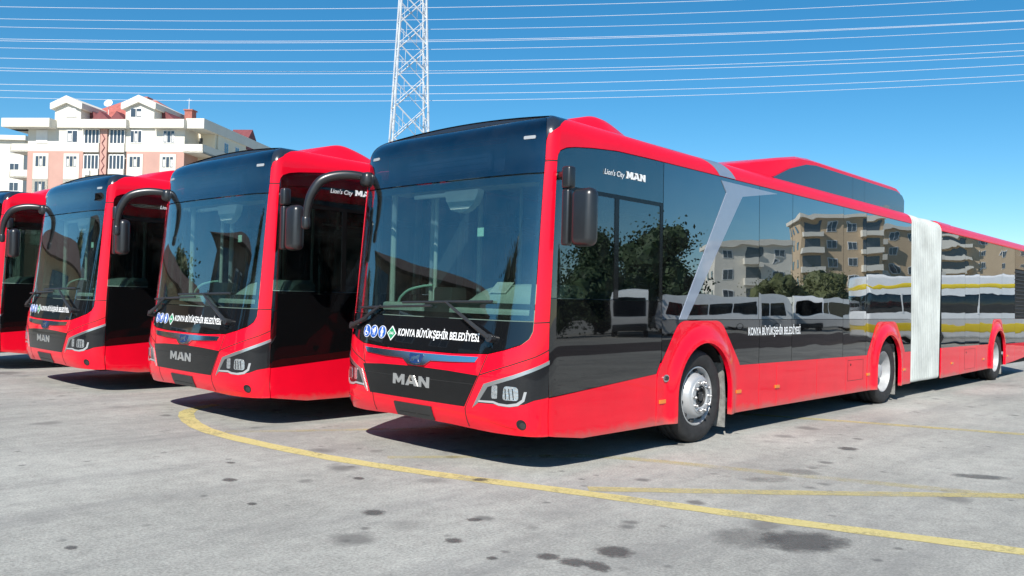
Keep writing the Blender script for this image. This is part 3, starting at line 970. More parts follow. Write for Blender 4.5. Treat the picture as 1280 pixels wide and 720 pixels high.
    for piv, el, b0, b1 in (((-.83, 1.095), (-.30, 1.385), (.28, 1.365), (-.80, 1.40)), ((1.10, 1.12), (.62, 1.325), (1.03, 1.30), (-.12, 1.345))):
        bm = bmesh.new()
        n = 10
        tube(bm, [fpt(piv[0] + (el[0] - piv[0]) * k / n, piv[1] + (el[1] - piv[1]) * k / n, .045 - .012 * k / n) for k in range(n + 1)], [.022 - .011 * k / n for k in range(n + 1)], 8)
        p0 = fpt(*piv, -.01); p1 = fpt(*piv, .06)
        tube(bm, [p0, p1], .034, 14)
        w_ = mobj('wiper', bm, M['plastic'], bus)
        bm = bmesh.new()
        n = 16
        tube(bm, [fpt(b0[0] + (b1[0] - b0[0]) * k / n, b0[1] + (b1[1] - b0[1]) * k / n, .022) for k in range(n + 1)], .013, 6)
        mobj('wiper_blade', bm, M['plastic'], w_)
    # ---- mirrors
    bm = bmesh.new()
    box(bm, (.335, -1.425, 2.34), (.425, -1.335, 2.52), .022, 3)
    box(bm, (.345, -1.41, 1.875), (.415, -1.335, 2.335), .02, 3)
    tube(bm, [(.44, -1.24, 2.46), (.40, -1.31, 2.46), (.385, -1.38, 2.46)], .035, 10)
    mi = mobj('mirror', bm, M['mirror'], bus)
    bm = bmesh.new()
    box(bm, (.335, -1.645, 1.865), (.475, -1.425, 2.335), .062, 5)
    mobj('mirror_head', bm, M['mirror'], mi)
    bm = bmesh.new()
    box(bm, (.470, -1.60, 1.92), (.480, -1.46, 2.28), .004, 1)
    mobj('mirror_glass', bm, M['chrome'], mi)
    bm = bmesh.new()
    path = smooth_path([(.40, 1.19, 2.60), (.26, 1.27, 2.635), (.10, 1.38, 2.63), (-.04, 1.48, 2.57), (-.11, 1.545, 2.44), (-.135, 1.58, 2.30), (-.135, 1.60, 2.15)], 6)
    n = len(path)
    tube(bm, path, [.034 + .015 * math.sin(PI * min(1, k / n * 1.1)) for k in range(n)], 14)
    box(bm, (.24, 1.12, 2.52), (.46, 1.26, 2.67), .05, 3)
    mi = mobj('mirror_arm', bm, M['mirror'], bus, 40)
    bm = bmesh.new()
    box(bm, (-.175, 1.56, 2.07), (-.095, 1.645, 2.21), .035, 4)
    mobj('mirror_head', bm, M['mirror'], mi)

    # ---- wheels and flaps
    for s in (-1, 1):
        make_wheel('wheel', bus, X1, s, 'front')
        make_wheel('wheel', bus, X2, s, 'rear')
        make_wheel('wheel', bus, X3, s, 'rear')
        for x in (X1, X2, X3):
            bm = bmesh.new()
            xx = x + .575 if x == X1 else x + .52
            pl = [(xx - .06, .88), (xx - .02, .70), (xx + .02, .40), (xx + .02, .10)]
            vv = []
            for px, pz in pl:
                vv.append([bm.verts.new((px + d, s * y, pz)) for d, y in ((0, .95), (0, 1.225), (.012, 1.225), (.012, .95))])
            for A_, B_ in zip(vv, vv[1:]):
                for k in range(4):
                    bm.faces.new((A_[k], A_[(k + 1) % 4], B_[(k + 1) % 4], B_[k]))
            bm.faces.new(vv[0]); bm.faces.new(vv[-1][::-1])
            mobj('mud_flap', bm, M['flap'], bus, 0)
    # wheel boxes and underbody
    bm = bmesh.new()
    for x in (X1, X2, X3):
        for s in (-1, 1):
            pts = [(x + .64 * math.cos(t), .46 + .62 * math.sin(t)) for t in [PI * k / 14 for k in range(15)]]
            for (a, b), (c, d) in zip(pts, pts[1:]):
                bm.faces.new([bm.verts.new(p) for p in ((a, s * .72, b), (c, s * .72, d), (c, s * 1.20, d), (a, s * 1.20, b))])
            bm.faces.new([bm.verts.new((a, s * .72, b)) for a, b in pts])
    for a, b, w in ((.30, 2.14, 1.19), (2.14, 3.36, .71), (3.36, 7.50, 1.21), (7.50, 8.72, .71), (8.72, 13.95, 1.21), (13.95, 15.2, .71), (15.2, 17.8, 1.21)):
        box(bm, (a, -w, .29), (b, w, .36))
    for x in (X1, X2, X3):
        tube(bm, [(x, -1.1, .478), (x, 1.1, .478)], .09, 12)
        box(bm, (x - .2, -.25, .25), (x + .2, .25, .30))
    mobj('underbody', bm, M['under'], bus, 0)

    # ---- inside
    bm = bmesh.new()
    box(bm, (.45, -1.2, .365), (2.1, 1.2, .40)); box(bm, (3.4, -1.2, .365), (7.5, 1.2, .40)); box(bm, (2.1, -.70, .365), (3.4, .70, .40)); box(bm, (7.5, -.70, .365), (17.6, .70, .40))
    mobj('cabin_floor', bm, M['floor'], bus, 0)
    bm = bmesh.new()
    box(bm, (.75, -1.18, 2.70), (9.2, 1.18, 2.74)); box(bm, (10.8, -1.18, 2.70), (17.7, 1.18, 2.74))
    box(bm, (.50, -1.10, 2.45), (.78, 1.10, 2.50), .015)
    mobj('cabin_ceiling', bm, M['ceiling'], bus, 0)
    bm = bmesh.new()
    box(bm, (.42, -1.10, 1.02), (.62, .06, 1.335), .025, 3)
    box(bm, (.42, .44, 1.02), (.66, 1.04, 1.365), .025, 3)
    def hump(x, k):
        return [bm.verts.new((x, y, 1.38 + (z - 1.38) * k)) for y, z in ((-1.12, 1.38), (-1.12, 1.52), (-1.04, 1.565), (-.58, 1.565), (-.30, 1.55), (-.15, 1.525), (-.03, 1.47), (.05, 1.40), (.06, 1.38))]
    hr = [hump(.615, .05), hump(.64, .45), hump(.70, .88), hump(.76, 1.), hump(.95, 1.02)]
    for A_, B_ in zip(hr, hr[1:]):
        for k in range(8): bm.faces.new((A_[k], A_[k + 1], B_[k + 1], B_[k]))
    bm.faces.new(hr[-1]); bm.faces.new(hr[0][::-1])
    da = mobj('dashboard', bm, M['dash'], bus)
    bm = bmesh.new()
    box(bm, (.44, .07, 1.05), (.68, .43, 1.37), .02); box(bm, (.5, .10, 1.30), (.7, .36, 1.52), .02); box(bm, (.56, -1.1, 1.3), (.66, .06, 1.385))
    box(bm, (.62, -1.10, .42), (.80, .20, 1.22), .02)
    mobj('ticket_console', bm, M['dashdark'], da)
    bm = bmesh.new()
    tube(bm, smooth_path([(.60, 1.0, 1.365), (.60, .96, 1.42), (.62, .86, 1.49), (.68, .72, 1.53), (.72, .62, 1.54)], 5), .013, 8)
    mobj('grab_rail', bm, M['greenwh'], da)
    bm = bmesh.new()
    mt_ = Matrix.Translation((.98, -.62, 1.30)) @ Matrix.Rotation(R(-28), 4, 'Y')
    ringp = [mt_ @ Vector((.225 * math.cos(2 * PI * k / 28), .225 * math.sin(2 * PI * k / 28), 0)) for k in range(29)]
    tube(bm, ringp, .017, 8, False)
    for a in (0, 2.1, 4.2):
        tube(bm, [mt_ @ Vector((0, 0, -.02)), mt_ @ Vector((.215 * math.cos(a), .215 * math.sin(a), 0))], .014, 6)
    tube(bm, [mt_ @ Vector((0, 0, 0)), (.80, -.62, 1.0)], .04, 8)
    mobj('steering_wheel', bm, M['dashdark'], bus)
    bm = bmesh.new()
    box(bm, (1.25, -.90, .75), (1.72, -.38, .90), .06, 3)
    box(bm, (1.66, -.89, .85), (1.80, -.39, 1.52), .06, 3)
    box(bm, (1.70, -.78, 1.54), (1.80, -.50, 1.74), .045, 3)
    box(bm, (1.35, -.75, .40), (1.65, -.5, .76), .02)
    mobj('driver_seat', bm, M['seat'], bus)
    bm = bmesh.new()
    box(bm, (1.97, -1.15, .40), (2.01, .0, 2.25), .008)
    box(bm, (1.1, -.09, .40), (2.0, -.05, 1.25), .008)
    mobj('cab_partition', bm, M['dashdark'], bus)
    bm = bmesh.new()
    pl = [(-.27, 2.42), (-.27, 2.38), (-.22, 2.29), (-.13, 2.23), (-.03, 2.21), (.08, 2.24), (.15, 2.33), (.17, 2.42)]
    prism(bm, pl, 0, .44, .52)
    box(bm, (.44, .15, 2.37), (.48, .62, 2.41), .01)
    mobj('interior_mirror', bm, M['post'], bus)
    bm = bmesh.new()
    for x, y in ((.62, 1.13), (1.15, 1.12), (1.85, 1.10), (.75, .62), (2.1, .1), (2.15, .75), (3.3, .45), (4.4, -.45), (5.2, .5), (6.3, -.4), (7.4, .4)):
        tube(bm, [(x, y, .4), (x, y, 2.70)], .021 if y < 1 else .03, 8)
    tube(bm, [(2.1, .45, 2.35), (9, .45, 2.35)], .016, 6)
    tube(bm, [(2.1, -.45, 2.35), (9, -.45, 2.35)], .016, 6)
    mobj('grab_poles', bm, M['post'], bus)
    bm = bmesh.new()
    box(bm, (0, 0, 0), (.44, .44, .09), .03); box(bm, (.38, .0, .05), (.47, .44, .72), .03); box(bm, (.1, .1, -.4), (.3, .34, 0))
    proto = mobj('passenger_seat', bm, M['seat'], bus)
    first = True
    for x in (2.3, 3.5, 4.4, 5.3, 6.2, 11.2, 12.1, 13.0, 15.3):
        for y in (-1.18, -.72, .28, .74):
            if 2 < x < 3 and y > 0: continue
            o = proto if first else proto.copy()
            if not first:
                COL.objects.link(o); o.parent = bus
            first = False
            o.location = (x, y, .95)
    # notices and hammer on the panes
    bm = bmesh.new()
    box(bm, (.98, -1.214, 1.37), (1.12, -1.210, 1.44))
    mobj('notice', bm, M['exitsign'], bus, 0)
    bm = bmesh.new()
    box(bm, (2.93, -1.218, 2.22), (3.02, -1.214, 2.36))
    mobj('notice', bm, M['exitsign'], bus, 0)
    bm = bmesh.new()
    box(bm, (.50, -.30, 1.99), (.504, -.22, 2.07))
    mobj('notice', bm, M['exitsign'], bus, 0)
    return bus

bus1 = make_bus()
GB = 'red articulated city buses parked side by side'
tag(bus1, 'nearest red articulated bus, its whole long side and white bellows in view', 'bus', GB)
for loc, lab in (((-.4866, 3.4226, 0), 'red bus directly left of the nearest one, its dark side partly hidden by it'),
                 ((-.6538, 7.2965, 0), 'small looking red bus second from the left edge, in front of the apartment block'),
                 ((-.82, 11.15, 0), 'leftmost red bus, cut by the left edge with only its dark side in view')):
    b = dup(bus1)
    b.location = loc
    b['label'] = lab

# sheet of paper lying on the dashboard of the nearest bus
bm = bmesh.new()
vv = [bm.verts.new(p) for p in ((.632, -.26, 1.478), (.632, -.47, 1.478), (.690, -.52, 1.578), (.690, -.31, 1.580))]
bm.faces.new(vv)
bmesh.ops.solidify(bm, geom=bm.faces[:], thickness=.003)
tag(mobj('paper_sheet', bm, M['paper'], None, 0), 'white sheet of paper lying on the dashboard behind the nearest windscreen', 'paper')
# ------------------------------------------------------------------ ground
mt, nt, N, L, p = new_mat('yard_asphalt')
co = texco(N)
base = noise(N, L, .35, 6, .62, co)
c1 = ramp(N, L, base.outputs[0], [(.28, (.262, .259, .238)), (.52, (.350, .346, .317)), (.75, (.435, .430, .396))]).outputs[0]
fine = noise(N, L, 55, 3, .7, co)
med = noise(N, L, 7, 5, .75, co)
c1 = mix(N, L, .45, c1, ramp(N, L, med.outputs[0], [(.3, (.30, .30, .30)), (.5, (.5, .5, .5)), (.7, (.68, .68, .67))]).outputs[0], 'OVERLAY')
c2 = mix(N, L, .68, c1, ramp(N, L, fine.outputs[0], [(.25, (.22, .22, .22)), (.5, (.5, .5, .5)), (.75, (.80, .80, .79))]).outputs[0], 'OVERLAY')
# long scuffed tracks
mp = N.new('ShaderNodeMapping'); mp.inputs['Scale'].default_value = (.22, 1.3, 1); mp.inputs['Rotation'].default_value = (0, 0, R(-28))
L.new(co, mp.inputs[0])
tr = noise(N, L, 1.2, 5, .65, mp.outputs[0])
c3 = mix(N, L, ramp(N, L, tr.outputs[0], [(.47, (0, 0, 0)), (.70, (.55, .55, .55))]).outputs[0], c2, (.17, .168, .165))
# oil and damp spots: scattered, of many sizes
last = c3
for sc_, th0, th1, dark, amt, st in ((1.3, .10, .22, (.13, .127, .12), .75, .62), (2.9, .12, .24, (.12, .118, .112), .8, .66), (.55, .08, .17, (.11, .108, .104), .8, .60), (6.5, .12, .25, (.12, .118, .112), .75, .72)):
    m3 = N.new('ShaderNodeMapping'); m3.inputs['Scale'].default_value = (1, 1.0, 1); m3.inputs['Location'].default_value = (sc_ * 3.1, sc_ * 1.7, 0)
    L.new(co, m3.inputs[0])
    wob = noise(N, L, 3.5 * sc_, 3, .6, co)
    va = N.new('ShaderNodeVectorMath'); va.operation = 'MULTIPLY_ADD'
    L.new(wob.outputs['Color'], va.inputs[0]); va.inputs[1].default_value = (.22 / sc_, .22 / sc_, 0); L.new(m3.outputs[0], va.inputs[2])
    vo = N.new('ShaderNodeTexVoronoi'); vo.inputs['Scale'].default_value = sc_
    L.new(va.outputs[0], vo.inputs['Vector'])
    sr = ramp(N, L, vo.outputs['Distance'], [(th0, (amt, amt, amt)), (th1, (0, 0, 0))])
    pick = ramp(N, L, vo.outputs['Color'], [(st, (0, 0, 0)), (st + .12, (1, 1, 1))])
    mm = N.new('ShaderNodeMath'); mm.operation = 'MULTIPLY'
    L.new(sr.outputs[0], mm.inputs[0]); L.new(pick.outputs[0], mm.inputs[1])
    last = mix(N, L, mm.outputs[0], last, dark)
L.new(last, p.inputs['Base Color'])
p.inputs['Roughness'].default_value = .82
p.inputs['Specular IOR Level'].default_value = .35
bp = N.new('ShaderNodeBump'); bp.inputs['Strength'].default_value = .5; bp.inputs['Distance'].default_value = .006
nb = noise(N, L, 90, 4, .7, co)
L.new(nb.outputs[0], bp.inputs['Height']); L.new(bp.outputs[0], p.inputs['Normal'])
M['asphalt'] = mt

def yellow_mat(name, lo, hi, top):
    mt, nt, N, L, p = new_mat(name)
    co = texco(N)
    n = noise(N, L, 2.2, 6, .75, co)
    n2 = noise(N, L, 30, 4, .75, co)
    ad = N.new('ShaderNodeMath'); ad.operation = 'MULTIPLY_ADD'
    L.new(n2.outputs[0], ad.inputs[0]); ad.inputs[1].default_value = .5; L.new(n.outputs[0], ad.inputs[2])
    al = ramp(N, L, ad.outputs[0], [(lo, (.05, .05, .05)), (hi, (top, top, top))])
    L.new(ramp(N, L, n2.outputs[0], [(.3, (.52, .43, .16)), (.7, (.64, .55, .25))]).outputs[0], p.inputs['Base Color'])
    p.inputs['Roughness'].default_value = .8
    L.new(al.outputs[0], p.inputs['Alpha'])
    return mt
M['yellow'] = yellow_mat('worn_yellow_paint', .46, .74, .92)
M['yellowworn'] = yellow_mat('half_worn_yellow_paint', .50, .92, .72)
M['yellowfade'] = yellow_mat('faded_yellow_paint', .62, 1.05, .6)

bm = bmesh.new()
vv = [bm.verts.new(q) for q in ((-900, -900, 0), (900, -900, 0), (900, 900, 0), (-900, 900, 0))]
bm.faces.new(vv)
ground = tag(mobj('ground', bm, M['asphalt'], None, 0), kind='structure')

M['lane'] = simple('dark_lane_asphalt', (.085, .070, .066), .85, 0, 0, .25, .6, .3, .3, 60)
bm = bmesh.new()
bm.faces.new([bm.verts.new((-60 + 4 * k, -10.5 + .35 * math.sin(k * .9), .003)) for k in range(66)] + [bm.verts.new((204 - 4 * k, -19.0 + .4 * math.sin(k * 1.3), .003)) for k in range(66)])
tag(mobj('road', bm, M['lane'], None, 0), kind='structure')

def strip(pts, w, mat, z=.0025, sm=8):
    pts = [Vector((*q, 0)) for q in pts]
    if len(pts) > 2: pts = smooth_path(pts, sm)
    bm = bmesh.new()
    rows = []
    for i, q in enumerate(pts):
        t = (pts[min(i + 1, len(pts) - 1)] - pts[max(i - 1, 0)]).normalized()
        nn = Vector((-t.y, t.x, 0))
        ww = w / 2 * (1 + .06 * math.sin(i * 1.7))
        rows.append((bm.verts.new(q + nn * ww + Vector((0, 0, z))), bm.verts.new(q - nn * ww + Vector((0, 0, z)))))
    for A_, B_ in zip(rows, rows[1:]):
        bm.faces.new((A_[0], A_[1], B_[1], B_[0]))
    return mobj('painted_line', bm, mat, ground, 0)
strip([(.30, 4.10), (.02, 3.98), (-.30, 3.68), (-.60, 2.95), (-.735, 2.05), (-.61, .54), (-.342, -.628), (.0, -1.67), (.27, -2.55), (.50, -3.35), (.906, -4.545), (1.5, -6.5)], .17, M['yellow'])
strip([(.20, -1.80), (1.2, -2.80), (2.603, -4.145), (4.2, -5.7)], .15, M['yellowworn'], .003)
strip([(.9, -.70), (1.409, -1.186), (2.0, -2.7), (2.42, -3.75), (2.9, -5.0)], .15, M['yellowfade'], .002)
strip([(5.1, -.2), (5.489, -1.171), (6.404, -3.425), (7.2, -5.4)], .18, M['yellowworn'])
strip([(-.62, 2.2), (0, 1.80), (.62, 1.43), (1.4, .95)], .11, M['yellowfade'], .002)
strip([(-.20, .12), (.10, -.10), (.5, -.40), (1.0, -.75)], .11, M['yellowfade'], .003)
strip([(.1, 3.9), (.45, 3.3), (.7, 2.4)], .10, M['yellowfade'], .002)

# oil and damp patches that stand out, each with its own ragged outline
mt, nt, N, L, p = new_mat('oil_patch')
co = texco(N)
ln = N.new('ShaderNodeVectorMath'); ln.operation = 'LENGTH'
L.new(co, ln.inputs[0])
oi = N.new('ShaderNodeObjectInfo')
va = N.new('ShaderNodeVectorMath'); va.operation = 'ADD'
L.new(co, va.inputs[0]); L.new(oi.outputs['Location'], va.inputs[1])
nn = noise(N, L, 2.2, 5, .7, va.outputs[0])
ma = N.new('ShaderNodeMath'); ma.operation = 'MULTIPLY_ADD'
L.new(nn.outputs[0], ma.inputs[0]); ma.inputs[1].default_value = -1.1; L.new(ln.outputs['Value'], ma.inputs[2])
al = ramp(N, L, ma.outputs[0], [(.0, (.70, .70, .70)), (.18, (.42, .42, .42)), (.44, (0, 0, 0))])
mu = N.new('ShaderNodeMath'); mu.operation = 'MULTIPLY'
L.new(al.outputs[0], mu.inputs[0]); L.new(oi.outputs['Alpha'], mu.inputs[1])
L.new(mu.outputs[0], p.inputs['Alpha'])
p.inputs['Base Color'].default_value = (.085, .083, .08, 1)
p.inputs['Roughness'].default_value = .6
M['oil'] = mt
for k, (x, y, w, h) in enumerate(((.098, -3.538, .26, .20), (-.085, -3.262, .24, .18), (-.946, -2.879, .10, .10), (-1.273, -2.836, .07, .08), (-1.230, -2.968, .09, .06), (-1.302, -2.677, .06, .06),
                                (3.675, -2.427, .09, .10), (3.205, -3.745, .22, .10), (-1.446, -1.292, .07, .07), (-1.917, -.577, .03, .04), (-1.67, .178, .05, .06), (-1.486, -2.103, .05, .05),
                                (-1.071, -1.856, .04, .05), (-1.556, -2.487, .03, .03), (-3.145, -.804, .04, .03), (2.14, -2.606, .16, .12), (1.608, -2.57, .2, .1), (-.211, -1.045, .06, .05), (-.9, -.4, .04, .05), (-1.35, .75, .03, .04))):
    bm = bmesh.new()
    bm.faces.new([bm.verts.new((math.cos(2 * PI * q / 16), math.sin(2 * PI * q / 16), 0)) for q in range(16)])
    o = mobj('oil_stain', bm, M['oil'], ground, 0)
    o.location = (x, y, .0012 + .0001 * k)
    o.scale = (w * 1.25, h * 1.25, 1)
    o.rotation_euler = (0, 0, .8 - 1.2 + k * .37)
    o.color = (1, 1, 1, {1: .38, 15: .35, 16: .3, 7: .7}.get(k, .85))

# ------------------------------------------------------------------ apartment block behind the buses
M['wallwhite'] = simple('white_render', (.66, .625, .545), .85, 0, 0, .05, .6)
M['wallpink'] = simple('pink_render', (.48, .285, .235), .85, 0, 0, .07, .5)
M['wallcream'] = simple('cream_render', (.72, .66, .52), .85, 0, 0, .05, .6)
M['rooftile'] = simple('red_roof_tiles', (.40, .12, .10), .8, 0, 0, .22, 2.5, .3, .4, 5)
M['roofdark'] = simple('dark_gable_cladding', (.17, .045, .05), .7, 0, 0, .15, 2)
M['pane'] = paint('window_pane', (.05, .06, .075), .08, .01, dirt=False)
M['shutter'] = simple('white_shutter', (.74, .73, .70), .6, 0, 0, .04, 3)
M['curtain'] = simple('pale_curtain', (.55, .55, .54), .8, 0, 0, .25, 4)
M['steel'] = simple('galvanised_steel', (.62, .64, .66), .5, .35, 0, .12, 2)
M['wire'] = simple('aluminium_cable', (.60, .64, .70), .5, .2, 0, .03, 1)
M['chimney'] = simple('chimney_brick', (.38, .14, .11), .85, 0, 0, .2, 4)

BO = CAMP + HF * 93                 # a point on the facade line, 93 m ahead
BO.z = 0
ang = R(7)
def bl(s, d, z):
    """block space: s metres to the right of the view axis along the facade, d behind the facade, z up"""
    k = HR * math.cos(ang) - HF * math.sin(ang)
    b = HF * math.cos(ang) + HR * math.sin(ang)
    piv = BO + HR * -45.
    return piv + k * (s + 45) + b * d + Vector((0, 0, z))

def bbox(bm, s0, s1, d0, d1, z0, z1, mi=0):
    vs_ = [bm.verts.new(bl(s, d, z)) for z in (z0, z1) for d in (d0, d1) for s in (s0, s1)]
    for f in ((0, 1, 3, 2), (4, 6, 7, 5), (0, 4, 5, 1), (2, 3, 7, 6), (0, 2, 6, 4), (1, 5, 7, 3)):
        bm.faces.new([vs_[i] for i in f]).material_index = mi

def bpoly(bm, pts, d0, d1, mi=0):
    """outline in (s, z) pulled back from d0 to d1"""
    va = [bm.verts.new(bl(s, d0, z)) for s, z in pts]
    vb = [bm.verts.new(bl(s, d1, z)) for s, z in pts]
    n = len(pts)
    bm.faces.new(va).material_index = mi; bm.faces.new(vb[::-1]).material_index = mi
    for k in range(n):
        bm.faces.new((va[k], vb[k], vb[(k + 1) % n], va[(k + 1) % n])).material_index = mi

blk = empty('apartment_building', bl(-45, 0, 0))
blk.rotation_euler = (0, 0, 0)
_inv = Matrix.Translation(-blk.location)
def bpart(name, bm, mat, parent=None, smooth=0):
    bmesh.ops.transform(bm, matrix=_inv, verts=bm.verts[:])
    return mobj(name, bm, mat, parent or blk, smooth)
tag(blk, 'white and pink apartment block with two gabled dormers behind the red buses at the left', 'building')
SL, SR, DEP = -54.85, -36.25, 17
# walls: pink storeys below, white storey above, with the balcony recesses left open
def wall(name, rects, d0, d1, mat):
    bm = bmesh.new()
    for s0, s1, z0, z1 in rects: bbox(bm, s0, s1, d0, d1, z0, z1)
    return bpart(name, bm, mat)
wall('wall', [(SL, SR, 16.33, 19.0)], 0, DEP, M['wallwhite'])
wall('wall', [(SL, -48.15, 0, 16.33), (-43.0, SR, 0, 16.33)], 0, DEP, M['wallpink'])
wall('wall', [(-48.15, -43.0, 0, 16.33)], .35, DEP, M['wallwhite'])
wall('pink_pier', [(-46.0, -45.2, 0, 18.9)], -.25, .4, M['wallpink'])
# the dark scroll pattern on the pier
bm = bmesh.new()
tube(bm, [bl(-45.6 + (.16 if k % 2 else -.16), -.27, 18.2 - k * .5) for k in range(13)], .06, 5)
bpart('pier_ornament', bm, M['roofdark'])
# fascias / parapets
fa = [(-57.0, -51.25, -1.5, 1, 18.75, 19.72), (-48.25, -42.6, -.9, 1, 18.78, 19.72), (-39.6, -35.9, -.9, 1, 18.80, 19.75), (-36.0, -33.9, -.3, DEP + 1, 18.85, 19.95), (-57.0, -54.6, 0, 6, 18.75, 19.7)]
bm = bmesh.new()
for s0, s1, d0, d1, z0, z1 in fa: bbox(bm, s0, s1, d0, d1, z0, z1)
bpart('roof_parapet', bm, M['wallwhite'])
# balconies at the ends
for (s0, s1, d0, d1) in ((-57.0, SL, .0, 4.5), (SR, -34.0, -.2, DEP)):
    for z0, z1 in ((16.2, 17.15), (13.3, 14.2), (10.4, 11.3)):
        bm = bmesh.new()
        bbox(bm, s0, s1, d0, d1, z0, z0 + .18)
        if s1 > -40:
            bbox(bm, s0, s1, d0, d0 + .15, z0, z1); bbox(bm, s1 - .15, s1, d0, d1, z0, z1)
        else:
            bbox(bm, s0, s1, d0, d0 + .15, z0, z1); bbox(bm, s0, s0 + .15, d0, d1, z0, z1)
        bpart('balcony', bm, M['wallwhite'])
wall('balcony_wall', [(SR - .02, SR + .25, 0, 19)], 3.2, DEP, M['wallcream'])
wall('balcony_wall', [(SR, -34.2, 0, 19)], 3.0, 3.3, M['wallcream'])
bm = bmesh.new(); bbox(bm, SR + .15, SR + .55, 2.93, 2.99, 16.4, 18.4); bbox(bm, SR + .15, SR + .55, 2.93, 2.99, 13.4, 15.6)
bpart('balcony_door', bm, M['pane'])
# white storey on the return side, its windows, and the little red gable
wall('wall', [(-36.0, -34.05, 16.5, 18.9)], 3.4, DEP, M['wallcream'])
wall('wall', [(-36.0, -34.05, 0, 16.5)], 3.4, DEP, M['wallwhite'])
for d in (4.8, 7.6, 10.8, 14.2):
    bm = bmesh.new(); bbox(bm, -34.06, -34.02, d, d + 1.1, 17.0, 18.3)
    w_ = bpart('window', bm, M['shutter'])
    bm = bmesh.new(); bbox(bm, -34.04, -34.0, d + .1, d + .5, 17.08, 18.2); bbox(bm, -34.04, -34.0, d + .6, d + 1.0, 17.08, 18.2)
    bpart('pane', bm, M['pane'], w_)
bm = bmesh.new()
vs_ = [bl(-33.95, 10.6, 18.5), bl(-33.95, 13.6, 18.5), bl(-33.95, 13.6, 19.6), bl(-33.95, 12.1, 21.2), bl(-33.95, 10.6, 19.6)]
vb = [v + (bl(-36.5, 0, 0) - bl(-33.95, 0, 0)) for v in vs_]
va_ = [bm.verts.new(v) for v in vs_]; vb_ = [bm.verts.new(v) for v in vb]
bm.faces.new(va_); bm.faces.new(vb_[::-1])
for k in range(5): bm.faces.new((va_[k], vb_[k], vb_[(k + 1) % 5], va_[(k + 1) % 5]))
bpart('side_gable', bm, M['roofdark'])
# dormers
for s0, s1, zp, win in ((-51.82, -48.0, 22.35, 'shutter'), (-43.4, -39.35, 22.4, 'pane')):
    c = (s0 + s1) / 2
    bm = bmesh.new()
    bpoly(bm, [(s0 + .35, 18.9), (s1 - .35, 18.9), (s1 - .35, 21.2), (c, zp - .75), (s0 + .35, 21.2)], -.3, 6)
    dm = bpart('dormer', bm, M['wallwhite'])
    bm = bmesh.new()
    bpoly(bm, [(s0 - .0, 20.95), (s0 + .1, 20.85), (c, zp - .75), (s1 - .1, 20.85), (s1, 20.95), (s1, 21.55), (c, zp + .05), (s0, 21.55)], -.7, 6)
    bpart('dormer_fascia', bm, M['wallwhite'], dm)
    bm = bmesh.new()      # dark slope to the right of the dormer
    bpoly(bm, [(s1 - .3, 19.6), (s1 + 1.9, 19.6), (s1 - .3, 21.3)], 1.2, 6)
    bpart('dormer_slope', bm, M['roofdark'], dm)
# windows of the front
def window(s0, s1, z0, z1, kind, surround=False, d=0., mull=2):
    bm = bmesh.new()
    if surround:
        bbox(bm, s0 - .28, s1 + .28, d - .06, d + .02, z0 - 3.0 if surround == 2 else z0 - .6, z1 + .25)
    else:
        bbox(bm, s0 - .05, s1 + .05, d - .05, d + .02, z0 - .05, z1 + .05)
    w_ = bpart('window', bm, M['wallwhite'] if surround else M['shutter'])
    bm = bmesh.new()
    if kind == 'shutter':
        bbox(bm, s0, s1, d - .09, d - .03, z0, z1)
        for k in range(5): bbox(bm, s0, s1, d - .10, d - .085, z0 + (z1 - z0) * (k + .1) / 5, z0 + (z1 - z0) * (k + .6) / 5)
        bpart('shutter', bm, M['shutter'], w_)
    else:
        n = mull
        for k in range(n):
            a = s0 + (s1 - s0) * k / n; b = s0 + (s1 - s0) * (k + 1) / n
            bbox(bm, a + .05, b - .05, d - .09, d - .03, z0 + .06, z1 - .06)
        bpart('pane', bm, M['pane'], w_)
        bm = bmesh.new()
        for k in range(n):
            if (k + int(s0 * 3)) % 2 == 0:
                a = s0 + (s1 - s0) * k / n; b = s0 + (s1 - s0) * (k + 1) / n
                bbox(bm, a + .12, b - .05, d - .105, d - .085, z0 + .1, z1 - .35)
        if len(bm.verts): bpart('curtain', bm, M['curtain'], w_)
        else: bm.free()
window(-53.8, -52.5, 17.25, 18.65, 'shutter')
window(-50.1, -48.85, 17.3, 18.65, 'pane', mull=2)
window(-50.05, -48.9, 20.1, 21.0, 'shutter', d=-.3)
window(-42.45, -41.15, 20.05, 21.05, 'pane', d=-.3)
window(-42.55, -41.25, 17.3, 18.65, 'pane', mull=3)
window(-38.7, -37.4, 17.3, 18.65, 'pane', mull=3)
for s0 in (-53.85, -50.15, -42.6, -38.75):
    window(s0, s0 + 1.3, 14.55, 15.8, 'pane', 2, mull=3)
    window(s0, s0 + 1.3, 11.65, 12.95, 'pane', 2, mull=3)
    window(s0, s0 + 1.3, 8.75, 10.0, 'pane', 2, mull=3)
for s0, s1 in ((-48.0, -46.15), (-45.0, -43.15)):
    for z in (17.2, 14.35, 11.4):
        bm = bmesh.new(); bbox(bm, s0, s1, -.25, .1, z - 1.0, z)
        g_ = bpart('balcony', bm, M['wallwhite'])
        bm = bmesh.new(); bbox(bm, s0 + .05, s1 - .05, -.10, -.04, z, z + 1.55)
        w_ = bpart('balcony_glazing', bm, M['pane'], g_)
        bm = bmesh.new()
        for k in range(5): bbox(bm, s0 + (s1 - s0 - .1) * k / 4, s0 + .1 + (s1 - s0 - .1) * k / 4, -.16, -.09, z, z + 1.6)
        bbox(bm, s0, s1, -.16, -.09, z + 1.5, z + 1.62)
        bpart('glazing_bar', bm, M['shutter'], g_)
bm = bmesh.new(); bbox(bm, -47.7, -47.05, -.55, -.2, 13.6, 14.15)
bpart('air_conditioner', bm, M['shutter'])
